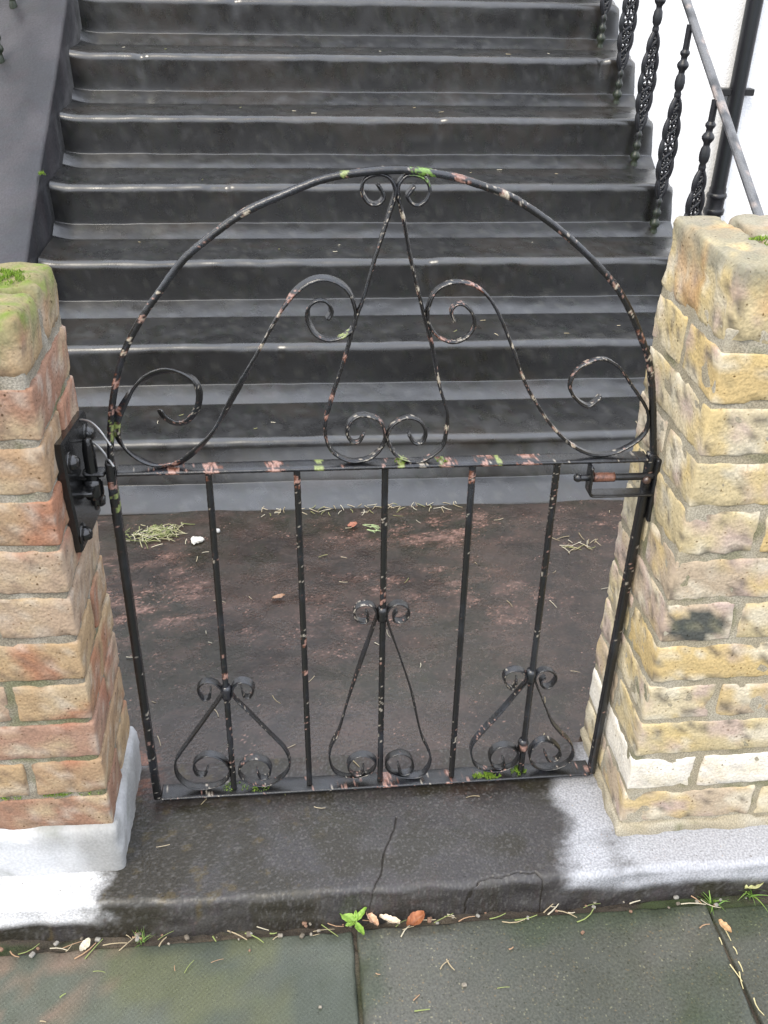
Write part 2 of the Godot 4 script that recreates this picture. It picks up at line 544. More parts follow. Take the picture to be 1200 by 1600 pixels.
func stock_brick_tone(p: Vector3, s: float) -> Color:
	var pick := fposmod(s * 0.61803 + 0.2, 1.0)
	var base := Color(0.53, 0.44, 0.265)
	if pick < 0.2:
		base = Color(0.55, 0.415, 0.2)
	elif pick < 0.42:
		base = Color(0.57, 0.49, 0.33)
	elif pick < 0.6:
		base = Color(0.46, 0.37, 0.27)
	elif pick < 0.75:
		base = Color(0.53, 0.42, 0.325)
	var c := base
	c = c.lerp(Color(0.58, 0.44, 0.2), smooth(0.05, 0.4, fb(p.x * 10.0 + s * 4.0, p.y * 14.0, p.z * 10.0)) * 0.7)
	c = c.lerp(Color(0.47, 0.36, 0.33), smooth(0.1, 0.45, fb(p.x * 12.0 - s * 2.0, p.y * 12.0 + s, p.z * 12.0)) * 0.75)
	c = c.lerp(Color(0.66, 0.60, 0.47), smooth(0.08, 0.4, fb(p.x * 13.0 + 40.0, p.y * 16.0 - s, p.z * 13.0)) * 0.8)
	c = c.lerp(Color(0.12, 0.105, 0.085), smooth(0.42, 0.6, nz(p.x * 42.0 + s, p.y * 55.0, p.z * 42.0)) * 0.75)
	c = c.lerp(Color(0.27, 0.25, 0.2), smooth(0.25, 0.6, fb(p.x * 26.0, p.y * 26.0, p.z * 26.0 + s)) * 0.5)
	return c

func white_brick_tone(p: Vector3, s: float) -> Color:
	return stock_brick_tone(p, s).lerp(Color(0.78, 0.74, 0.66), 0.55 + 0.4 * smooth(-0.3, 0.2, fb(p.x * 10.0, p.y * 20.0, s)))

func flint_brick_tone(p: Vector3, s: float) -> Color:
	var d := Vector2(p.x / 0.042, (p.y + 0.006) / 0.03).length() + nz(p.x * 50.0, p.y * 50.0, s) * 0.18
	var dark := Color(0.085, 0.09, 0.08).lerp(Color(0.2, 0.19, 0.13), smooth(0.0, 0.5, fb(p.x * 30.0, p.y * 30.0, s)))
	return stock_brick_tone(p, s).lerp(dark, smooth(1.02, 0.92, d))

func cap_brick_tone(p: Vector3, s: float) -> Color:
	var c := stock_brick_tone(p, s)
	c = c.lerp(Color(0.5, 0.3, 0.13), smooth(0.1, 0.3, fb(p.x * 12.0 + 3.0, p.y * 3.0, p.z * 12.0)) * 0.7)
	var g := smooth(0.012, 0.05, p.y + fb(p.x * 16.0, p.y * 16.0, p.z * 16.0) * 0.055)
	return c.lerp(Color(0.25, 0.235, 0.175), g * 0.85)

func red_mortar_tone(p: Vector3, _s: float) -> Color:
	var c := Color(0.36, 0.32, 0.25).lerp(Color(0.52, 0.48, 0.4), smooth(-0.1, 0.4, fb(p.x * 20.0, p.y * 20.0, p.z * 20.0)))
	return c.lerp(Color(0.2, 0.21, 0.1), smooth(0.12, 0.42, fb(p.x * 9.0 + 7.0, p.y * 9.0, p.z * 9.0)) * 0.7)

func stock_mortar_tone(p: Vector3, _s: float) -> Color:
	var c := Color(0.49, 0.43, 0.31).lerp(Color(0.57, 0.52, 0.41), smooth(-0.2, 0.4, fb(p.x * 12.0, p.y * 12.0, p.z * 12.0)))
	return c.lerp(Color(0.2, 0.21, 0.1), smooth(0.22, 0.45, fb(p.x * 10.0 + 3.0, p.y * 10.0, p.z * 10.0)) * 0.6)

func white_render_tone(p: Vector3, _s: float) -> Color:
	# worn white limewash over grey cement, flaked off towards the corner of the gateway
	var w := smooth(0.24, 0.08, p.x + fb(p.x * 9.0, p.y * 9.0, p.z * 9.0) * 0.14)
	var c := Color(0.34, 0.34, 0.33).lerp(Color(0.56, 0.57, 0.59), w)
	return c.lerp(Color(0.22, 0.23, 0.19), smooth(0.12, 0.4, fb(p.x * 7.0 + 20.0, p.y * 14.0, p.z * 9.0)) * 0.5)

func blob(x: float, z: float, cx: float, cz: float, rx: float, rz: float) -> float:
	return exp(-(pow((x - cx) / rx, 2.0) + pow((z - cz) / rz, 2.0)))

func asphalt_tone(x: float, y: float, z: float) -> Color:
	var c := Color(0.0135, 0.014, 0.0127)
	c = c.lerp(Color(0.0215, 0.0218, 0.02), smooth(-0.1, 0.45, fb(x * 5.0, y * 9.0, z * 5.0)))
	c = c.lerp(Color(0.029, 0.024, 0.0185), smooth(0.05, 0.4, fb(x * 2.3 + 8.0, y * 4.0, z * 3.0)) * 0.8)
	return c.lerp(Color(0.05, 0.05, 0.05), smooth(0.35, 0.6, nz(x * 22.0, y * 60.0, z * 22.0)) * 0.5)

func landing_tone(x: float, z: float) -> Color:
	var c := Color(0.0235, 0.017, 0.013).lerp(Color(0.044, 0.0305, 0.023), smooth(-0.25, 0.35, fb(x * 4.0, 0.0, z * 4.0)))
	c = c.lerp(Color(0.026, 0.0245, 0.015), smooth(0.0, 0.4, fb(x * 2.5 + 30.0, 1.0, z * 2.5)) * 0.8)
	# brick dust and worn red paint trodden over the asphalt
	var where := blob(x, z, -0.48, -0.62, 0.13, 0.16) + 0.9 * blob(x, z, 0.22, -0.84, 0.2, 0.07) + 0.7 * blob(x, z, 0.62, -0.83, 0.12, 0.06) + 0.45 * blob(x, z, 0.34, -0.52, 0.13, 0.1) + 0.3 * blob(x, z, -0.2, -0.45, 0.2, 0.1) + 0.35 * blob(x, z, 0.1, -0.6, 0.25, 0.15)
	var flaky := fb(x * 9.0 + z * 3.0, 3.0, z * 17.0) + 0.32 * nz(x * 60.0, 9.0, z * 100.0) + 0.2 * nz(x * 150.0, 2.0, z * 190.0)
	c = c.lerp(Color(0.14, 0.075, 0.057), clampf(where * smooth(-0.3, 0.6, flaky) * 1.0, 0.0, 0.8))
	var chips := nz(x * 95.0 + z * 20.0, 7.0, z * 150.0) + 0.5 * nz(x * 210.0, 1.0, z * 300.0) + 0.7 * flaky
	c = c.lerp(Color(0.34, 0.2, 0.16), smooth(0.62, 0.75, chips - 0.5 + 0.55 * minf(where, 1.2)) * 0.85)
	c = c.lerp(Color(0.012, 0.01, 0.009), smooth(0.75, 0.95, -chips + 0.2) * 0.6)
	c = c.lerp(Color(0.3, 0.185, 0.15), clampf(where * smooth(0.2, 0.8, flaky) * 0.8, 0.0, 0.7))
	c = c.lerp(Color(0.075, 0.048, 0.037), smooth(0.0, 0.5, fb(x * 11.0, 17.0, z * 16.0)) * 0.5)
	c = c.lerp(Color(0.08, 0.06, 0.05), smooth(0.15, 0.6, nz(x * 75.0, 4.0, z * 95.0)) * 0.35)
	var corner := blob(x, z, -0.425, -0.09, 0.035, 0.06)
	c = c.lerp(Color(0.24, 0.1, 0.06), clampf(corner * smooth(-0.3, 0.3, flaky) * 1.2, 0.0, 0.85))
	return c

const CRACK_A := [0.019, 0.049, 0.012, 0.075, -0.005, 0.109, -0.012, 0.135, -0.016, 0.157, -0.03, 0.185, -0.04, 0.2]
const CRACK_B := [0.094, 0.2, 0.126, 0.194, 0.14, 0.183, 0.155, 0.18, 0.175, 0.183, 0.196, 0.176, 0.215, 0.179, 0.231, 0.174, 0.241, 0.186, 0.24, 0.215]

func near_line(x: float, z: float, line: Array) -> float:
	var best := 9.0
	var p := Vector2(x, z)
	for i in range(0, line.size() - 2, 2):
		var q := Geometry2D.get_closest_point_to_segment(p, Vector2(line[i], line[i + 1]), Vector2(line[i + 2], line[i + 3]))
		best = minf(best, p.distance_squared_to(q))
	return sqrt(best)

func doorstep_tone(x: float, y: float, z: float) -> Color:
	var c := landing_tone(x, z)
	c = c.lerp(Color(0.056, 0.053, 0.052), smooth(-0.12, 0.05, z + fb(x * 4.0, 2.0, z * 4.0) * 0.15) * 0.8)
	c = c.lerp(Color(0.034, 0.03, 0.02), smooth(0.0, 0.3, fb(x * 6.0 - 4.0, 6.0, z * 6.0) + 0.25 * smooth(-0.1, -0.3, x)) * 0.85)
	c = c.lerp(Color(0.085, 0.065, 0.03), smooth(0.25, 0.5, fb(x * 24.0, 1.0, z * 24.0)) * smooth(-0.05, -0.2, x) * 0.7)
	c = c.lerp(Color(0.11, 0.105, 0.1), smooth(0.3, 0.6, nz(x * 150.0, y * 100.0, z * 150.0)) * 0.6)
	# white paint left on the step in front of the piers
	var ragged := fb(x * 7.0, y * 8.0, z * 7.0) * 0.045 + nz(x * 60.0, y * 60.0, z * 60.0) * 0.007 + nz(x * 170.0, y * 170.0, z * 170.0) * 0.004
	var right := smooth(0.272, 0.325, x + ragged - maxf(0.0, 0.02 - z) * 0.8) * smooth(0.055, 0.03, maxf(0.0, z - 0.165) + maxf(0.0, 0.045 - y) + ragged * 0.3)
	c = c.lerp(Color(0.44, 0.45, 0.48), right * smooth(1.1, 0.1, fb(x * 7.0 + 2.0, 8.0, z * 12.0)))
	var left := smooth(-0.42, -0.485, x + ragged * 1.5)
	return c.lerp(Color(0.72, 0.725, 0.735), left * smooth(0.02, 0.035, y + ragged * 0.1))

func slab_tone(p: Vector3, s: float) -> Color:
	var c := Color(0.14, 0.148, 0.118).lerp(Color(0.2, 0.2, 0.168), smooth(-0.3, 0.4, fb(p.x * 3.0 + s * 9.0, 0.0, p.z * 3.0)))
	c = c.lerp(Color(0.09, 0.12, 0.066), smooth(0.0, 0.35, fb(p.x * 4.0 + s, 5.0, p.z * 4.0)) * 0.75)
	return c

func dimpled_tone(p: Vector3, s: float) -> Color:
	var c := Color(0.095, 0.11, 0.085).lerp(Color(0.15, 0.165, 0.13), smooth(-0.3, 0.4, fb(p.x * 4.0 + s * 9.0, 0.0, p.z * 4.0)))
	c = c.lerp(Color(0.16, 0.17, 0.08), smooth(0.08, 0.35, fb(p.x * 5.0, 5.0, p.z * 5.0)) * 0.6)
	var wear := smooth(-0.06, -0.2, p.x + fb(p.x * 6.0, 9.0, p.z * 6.0) * 0.25)
	c = c.lerp(Color(0.27, 0.2, 0.15), wear * smooth(-0.15, 0.3, fb(p.x * 22.0, 2.0, p.z * 22.0)))
	return c

# ---------------------------------------------------------------- ground and steps
func build_ground() -> void:
	var g := PlaneMesh.new()
	g.size = Vector2(120, 120)
	var o := single("ground", g, mats["ground"], "", "", "", "structure")
	o.position = Vector3(0, -0.06, 0)
	# bedding that shows in the joints between the slabs
	var rows := []
	var cols := []
	for j in 60:
		var row := PackedVector3Array()
		var cr := PackedColorArray()
		for i in 200:
			var x := -1.4 + 2.8 * i / 199.0
			var z := 0.15 + (0.1 if j < 40 else 0.0) * j / 39.0 + (0.0 if j < 40 else 0.1 + 1.4 * (j - 39) / 20.0)
			row.append(Vector3(x, -0.008 + 0.006 * nz(x * 40.0, 0, z * 60.0) + 0.004 * nz(x * 12.0, 2, z * 12.0), z))
			var k := fb(x * 8.0, 1, z * 20.0)
			cr.append(Color(0.09, 0.07, 0.05).lerp(Color(0.2, 0.16, 0.11), smooth(-0.1, 0.4, k)).lerp(Color(0.06, 0.09, 0.025), smooth(0.1, 0.35, fb(x * 3.0 + 5.0, 4, z * 9.0))))
		rows.append(row)
		cols.append(cr)
	var bed := single("pavement_bedding", sheet(rows, cols), mats["soil"], "", "", "", "structure")
	bed.position.y = 0.0
	# paving slabs
	var pave := Node3D.new()
	pave.name = "pavement"
	add_child(pave, true)
	pave.set_meta("kind", "structure")
	var spots := [[-0.664, 0.596, 0, 0], [-0.0605, 0.575, 0, 1], [0.5255, 0.6, 0, 2], [-1.27, 0.597, 0, 3], [-0.98, 0.6, 1, 4], [-0.37, 0.6, 1, 5], [0.24, 0.6, 1, 6], [0.85, 0.6, 1, 7]]
	for s in spots:
		var dim: bool = s[3] == 0 or s[3] == 3
		var deep := 0.62
		var z0: float = 0.212 + s[2] * (deep + 0.009)
		var me := rough_box(Vector3(s[1], 0.05, deep), 0.006, 0.02, 0.0014, 14.0, s[3] + 1.0, dimpled_tone if dim else slab_tone)
		var o2 := put("slab", me, mats["dimpled_slab"] if dim else mats["slab"], pave, Vector3(s[0] + s[1] * 0.5, -0.026 + (0.002 if s[3] == 1 else 0.0), z0 + deep * 0.5))
		o2.rotation.y = 0.03 if s[3] == 2 else (-0.004 if s[3] == 0 else 0.0)

func build_landing() -> void:
	# asphalt landing from the foot of the steps to the gate
	var rows := []
	var cols := []
	var lx := PackedFloat32Array()
	var px := -0.95
	while px < 1.15:
		lx.append(px)
		px += 0.0026 if px > -0.56 and px < 0.72 else 0.012
	var nj := 374
	for j in nj:
		var row := PackedVector3Array()
		var cr := PackedColorArray()
		var z := -1.07 + 0.97 * j / (nj - 1)
		for x in lx:
			row.append(Vector3(x, FLOOR_Y + 0.004 * fb(x * 2.0, 0, z * 2.0) * smooth(-0.1, -0.25, z) + 0.00006 * nz(x * 60.0, 0, z * 60.0), z))
			cr.append(landing_tone(x, z))
		rows.append(row)
		cols.append(cr)
	single("landing", sheet(rows, cols), mats["landing"], "", "", "", "structure")
	# doorstep under and in front of the gate, rounded over to the pavement
	rows = []
	cols = []
	var xs := PackedFloat32Array()
	var xx := -1.0
	while xx < 1.0:
		xs.append(xx)
		xx += 0.0012 if xx > -0.22 and xx < 0.262 else 0.0045
	var prof := []
	for j in 31:
		prof.append(Vector2(-0.1 + 0.09 * j / 30.0, FLOOR_Y))
	for j in range(1, 131):
		prof.append(Vector2(-0.01 + 0.188 * j / 130.0, FLOOR_Y))
	for j in range(1, 13):
		var a := PI * 0.46 * j / 12.0
		prof.append(Vector2(0.178 + 0.014 * sin(a), FLOOR_Y - 0.014 + 0.014 * cos(a)))
	for j in range(1, 13):
		prof.append(Vector2(0.192 + 0.007 * j / 12.0, FLOOR_Y - 0.013 - 0.06 * j / 12.0))
	for q in prof:
		var row := PackedVector3Array()
		var cr := PackedColorArray()
		for x in xs:
			var z: float = q.x
			var y: float = q.y
			var front := smooth(0.1, 0.19, z)
			z += front * (0.007 * fb(x * 3.0, 4.0, 0.0) + 0.003 * nz(x * 14.0, y * 30.0, 1.0) - 0.012 * smooth(-0.3, -0.5, x))
			y += front * 0.004 * fb(x * 5.0, 7.0, 0.0) + 0.00012 * nz(x * 90.0, 0, z * 90.0) + 0.0012 * nz(x * 7.0, 3.0, z * 7.0) * smooth(-0.1, -0.05, z)
			y += 0.004 * smooth(0.27, 0.4, x) * smooth(-0.09, 0.1, z) * (1.0 - 0.5 * front)
			var groove := 0.0
			if x > -0.22 and x < 0.262 and z > -0.03:
				var ja := near_line(x + 0.003 * fb(x * 26.0, 0, z * 26.0), z, CRACK_A)
				var jb := near_line(x, z + 0.005 * fb(x * 24.0, 5, z * 24.0), CRACK_B)
				groove = maxf(maxf(0.003 * smooth(0.0012, 0.0003, ja), 0.004 * smooth(0.0013, 0.0003, jb) * smooth(-0.35, 0.1, fb(x * 30.0, 3.0, z * 30.0))), 0.0)
			row.append(Vector3(x, y - groove, z))
			cr.append(doorstep_tone(x, y, z).lerp(Color(0.02, 0.016, 0.012), clampf(groove / 0.003, 0.0, 1.0)))
		rows.append(row)
		cols.append(cr)
	single("doorstep", sheet(rows, cols), mats["doorstep"], "", "", "", "structure")

func step_profile() -> Array:
	var a := []
	a.append(Vector2(0.058, -RISE))
	a.append(Vector2(0.0555, -RISE + 0.0004))
	for j in 7:
		var u := j / 6.0
		a.append(Vector2(lerpf(0.053, -0.003, u), -RISE + lerpf(0.0012, 0.031, u)))
	a.append_array([Vector2(-0.0045, -RISE + 0.0322), Vector2(-0.005, -RISE + 0.034), Vector2(-0.0052, -RISE + 0.038)])
	for j in 5:
		a.append(Vector2(-0.0055 + 0.005 * j / 4.0, -RISE + 0.048 + (RISE - 0.076) * j / 4.0))
	for j in 9:
		var t := -PI * 0.04 + PI * 0.54 * j / 8.0
		a.append(Vector2(-0.021 + 0.021 * cos(t), -0.021 + 0.021 * sin(t)))
	var b := 0.058 - GOING
	for j in range(1, 9):
		a.append(Vector2(lerpf(-0.021, b, j / 8.0), 0.0))
	return a

func build_steps() -> void:
	var t := thing("staircase", "flight of black asphalt steps rising behind the iron gate", "stairs", Vector3(0, FLOOR_Y, FIRST_NOSING_Z))
	t.rotation.y = -0.0106
	var prof := step_profile()
	var ni := 240
	for k in 8:
		var rows := []
		var cols := []
		var ends := []
		for q0 in prof:
			var q: Vector2 = q0
			var row := PackedVector3Array()
			var cr := PackedColorArray()
			if k == 0:   # the lowest riser is shorter and leans, with a wider fillet at its foot
				q = Vector2(q.x * (1.6 if q.x > 0.003 else 1.0) + 0.04 * smooth(-0.02, -RISE + 0.03, q.y), q.y * FIRST_RISE / RISE)
			for i in ni:
				var u := float(i) / (ni - 1)
				var x := STEP_LEFT + (STEP_RIGHT - STEP_LEFT) * u
				var nose := smooth(-RISE + 0.03, -0.01, q.y) * smooth(-0.14, -0.02, q.x)
				var z: float = q.x - GOING * k + nose * (0.0035 * fb(x * 1.7, k * 3.0, 0) + 0.002 * nz(x * 9.0, k * 7.0, q.y * 12.0))
				var y: float = q.y + FIRST_RISE + RISE * k + (0.0035 * fb(x * 1.4, k * 5.0 + 2.0, q.x * 3.0) + 0.001 * nz(x * 12.0, k * 2.0, q.x * 20.0)) * smooth(0.058, 0.03, q.x) * smooth(0.058 - GOING, 0.11 - GOING, q.x)
				# knocks in the nosing
				var dent := smooth(0.62, 0.8, nz(x * 7.0, k * 31.7, 0.0)) * nose
				z -= dent * 0.008
				y -= dent * 0.004
				# angle fillet up to the string wall
				var f := pow(clampf(1.0 - (x - STEP_LEFT) / 0.06, 0.0, 1.0), 1.5)
				y += f * 0.008 * smooth(-RISE - 0.01, -RISE + 0.05, q.y)
				if q.x > 0.0 and q.y < -RISE + 0.03:
					y += f * 0.012
				z -= f * 0.012 * smooth(0.02, -0.05, q.x)
				# worn round at the open end
				var e := pow(clampf((x - STEP_RIGHT + 0.05) / 0.05, 0.0, 1.0), 2.0)
				z -= e * 0.03 * nose
				y -= e * 0.018 * nose
				row.append(Vector3(x, y, z))
				cr.append(asphalt_tone(x, y, z - k * 3.0))
			rows.append(row)
			cols.append(cr)
		var st_mesh := sheet(rows, cols, true)
		var s := put("step", st_mesh, mats["asphalt"], t)
		# the open end of the step
		var r1 := PackedVector3Array()
		var r2 := PackedVector3Array()
		var c1 := PackedColorArray()
		for row in rows:
			var p: Vector3 = row[ni - 1]
			r1.append(p)
			r2.append(Vector3(p.x + 0.004, RISE * k - 0.04, p.z))
			c1.append(asphalt_tone(p.x, p.y, p.z))
		put("end_face", sheet([r1, r2], [c1, c1], true), mats["asphalt"], s)
	# wall carrying the open side of the flight
	var side := start()
	var q := []
	for k in 9:
		q.append(Vector2(-0.02 - GOING * k, RISE * k - 0.02))
		q.append(Vector2(-0.02 - GOING * k - GOING, RISE * k - 0.02))
	for i in q.size() - 1:
		var a := Vector3(STEP_RIGHT - 0.03, q[i].y, q[i].x)
		var b := Vector3(STEP_RIGHT - 0.03, q[i + 1].y, q[i + 1].x)
		var c := Vector3(a.x, -0.12, a.z)
		var d := Vector3(b.x, -0.12, b.z)
		for v in [a, b, c, b, d, c]:
			side.set_color(Color(0.3, 0.3, 0.29))
			side.add_vertex(v)
	put("side_wall", finish(side), mats["render"], t)
	# sloping string wall on the other side
	var w := thing("string_wall", "sloping grey asphalt string wall along the steps behind the red brick pier", "wall", Vector3(STEP_LEFT, 0, -1.0))
	var rows2 := []
	var cols2 := []
	var sec := [Vector2(0.0, -1.2), Vector2(0.0, -0.3), Vector2(0.0, -0.1), Vector2(0.0, -0.05), Vector2(-0.0005, -0.012), Vector2(-0.004, -0.004), Vector2(-0.012, 0.0)]
	for j in range(1, 24):
		sec.append(Vector2(-0.012 - 0.5 * j / 23.0, 0.004 * sin(j * 0.5)))
	sec.append(Vector2(-0.52, -0.05))
	sec.append(Vector2(-0.52, -1.2))
	for i in 180:
		var z := -2.6 * i / 179.0
		var top := 0.237 + 0.513 * -z
		var row := PackedVector3Array()
		var cr := PackedColorArray()
		for s2 in sec:
			var p := Vector3(s2.x + 0.003 * fb(z * 2.0, s2.y * 3.0, 1.0), maxf(-0.06, top + s2.y) + 0.003 * fb(s2.x * 4.0, 2.0, z * 3.0), z)
			row.append(p)
			cr.append(Color(0.03, 0.029, 0.033).lerp(Color(0.052, 0.048, 0.052), smooth(-0.2, 0.4, fb(p.x * 5.0, 0, p.z * 3.0))).lerp(Color(0.024, 0.024, 0.026), smooth(0.1, 0.45, fb(p.x * 12.0, 5, p.z * 3.0)) * 0.5))
		rows2.append(row)
		cols2.append(cr)
	put("asphalt_coat", sheet(rows2, cols2, true), mats["string_coat"], w)

# ---------------------------------------------------------------- brick piers
func brick_at(pier: Node3D, size: Vector3, at: Vector3, sd: float, tone: Callable, rounding: float, amount: float) -> void:
	var me := rough_box(size, rounding, 0.012, amount, 26.0, sd, tone)
	var o := put("brick", me, mats["brick"], pier, at)
	o.rotation = Vector3(nz(sd * 9.0, 0, 1) * 0.012, nz(sd * 9.0, 4, 1) * 0.014, nz(sd * 9.0, 8, 1) * 0.012)

# Flemish bond, one brick thick: dir is +1 when the pier runs towards +x from the gateway corner
func lay_course(pier: Node3D, course: int, y: float, dir: float, deep: float, tone: Callable, rounding: float, amount: float, special: Dictionary) -> void:
	var sd0 := course * 7.0 + (100.0 if dir > 0 else 0.0)
	var hgt := 0.079 if course == 1 and dir < 0.0 else 0.066
	if course % 2 == 0:
		var header := Vector3(0.1025, hgt, deep)
		var half := Vector3(0.215, hgt, (deep - 0.01) * 0.5)
		brick_at(pier, header, Vector3(dir * 0.05125, y, 0), sd0 + 1, special.get(sd0 + 1, tone), rounding, amount)
		for s in [1.0, -1.0]:
			brick_at(pier, half, Vector3(dir * 0.22, y, s * (deep * 0.5 - half.z * 0.5)), sd0 + 2 + s, special.get(sd0 + 2 + s, tone), rounding, amount)
		brick_at(pier, header, Vector3(dir * 0.38875, y, 0), sd0 + 5, tone, rounding, amount)
	else:
		var half := Vector3(0.215, hgt, (deep - 0.01) * 0.5)
		for s in [1.0, -1.0]:
			brick_at(pier, half, Vector3(dir * 0.1075, y, s * (deep * 0.5 - half.z * 0.5)), sd0 + 2 + s, special.get(sd0 + 2 + s, tone), rounding, amount)
			brick_at(pier, half, Vector3(dir * 0.3325, y, s * (deep * 0.5 - half.z * 0.5)), sd0 + 4 + s * 0.5, tone, rounding, amount)

func build_piers() -> void:
	# red-brown pier that carries the hinge
	var a := thing("brick_pier", "weathered red-brown brick gate pier with mossy top and white rendered plinth", "pier", Vector3(-0.434, FLOOR_Y, 0))
	var base := 0.1483 - FLOOR_Y
	for k in 11:
		var course := 11 - k
		var tone := mossy_red_tone if course == 1 else red_brick_tone
		lay_course(a, course, base + 0.075 * k + 0.0375 + (0.005 if course == 1 else 0.0), -1.0, 0.215, tone, 0.016 if course == 1 else 0.0038, 0.003 if course == 1 else 0.0015, {})
	put("mortar", rough_box(Vector3(0.435, 0.805, 0.2095), 0.004, 0.009, 0.0016, 45.0, 3.0, red_mortar_tone), mats["mortar"], a, Vector3(-0.2215, base + 0.4, 0))
	put("plinth", rough_box(Vector3(0.456, base + 0.03, 0.238), 0.014, 0.012, 0.003, 14.0, 4.0, white_render_tone), mats["limewash"], a, Vector3(-0.217, (base + 0.03) * 0.5 - 0.02, 0.002))
	# yellow stock pier on the latch side
	var b := thing("brick_pier", "pale yellow stock brick gate pier with thick buff mortar joints", "pier", Vector3(0.3868, 0.0296, -0.0025))
	b.scale = Vector3.ONE * 1.025
	base = 0.0533
	var special := {107.0 * 1.0: stock_brick_tone}
	special[100.0 + 10 * 7.0 + 1] = white_brick_tone
	special[100.0 + 10 * 7.0 + 3] = white_brick_tone
	special[100.0 + 6 * 7.0 + 1] = flint_brick_tone
	for k in 11:
		var course := 11 - k
		lay_course(b, course, base + 0.075 * k + 0.0375, 1.0, 0.2229, stock_brick_tone, 0.0042, 0.002, special)
	var top := base + 0.825
	for i in 6:
		brick_at(b, Vector3(0.066, 0.098, 0.222), Vector3(0.033 + i * 0.0735, top + 0.051, 0), 200.0 + i * 3.0, cap_brick_tone, 0.009, 0.0035)
	put("mortar", rough_box(Vector3(0.437, 0.86, 0.2195), 0.004, 0.008, 0.0012, 30.0, 6.0, stock_mortar_tone), mats["mortar"], b, Vector3(0.22, base + 0.42, 0))
	put("mortar_bed", rough_box(Vector3(0.45, 0.05, 0.236), 0.008, 0.012, 0.005, 18.0, 7.0, stock_mortar_tone), mats["mortar"], b, Vector3(0.221, base - 0.0235, 0))

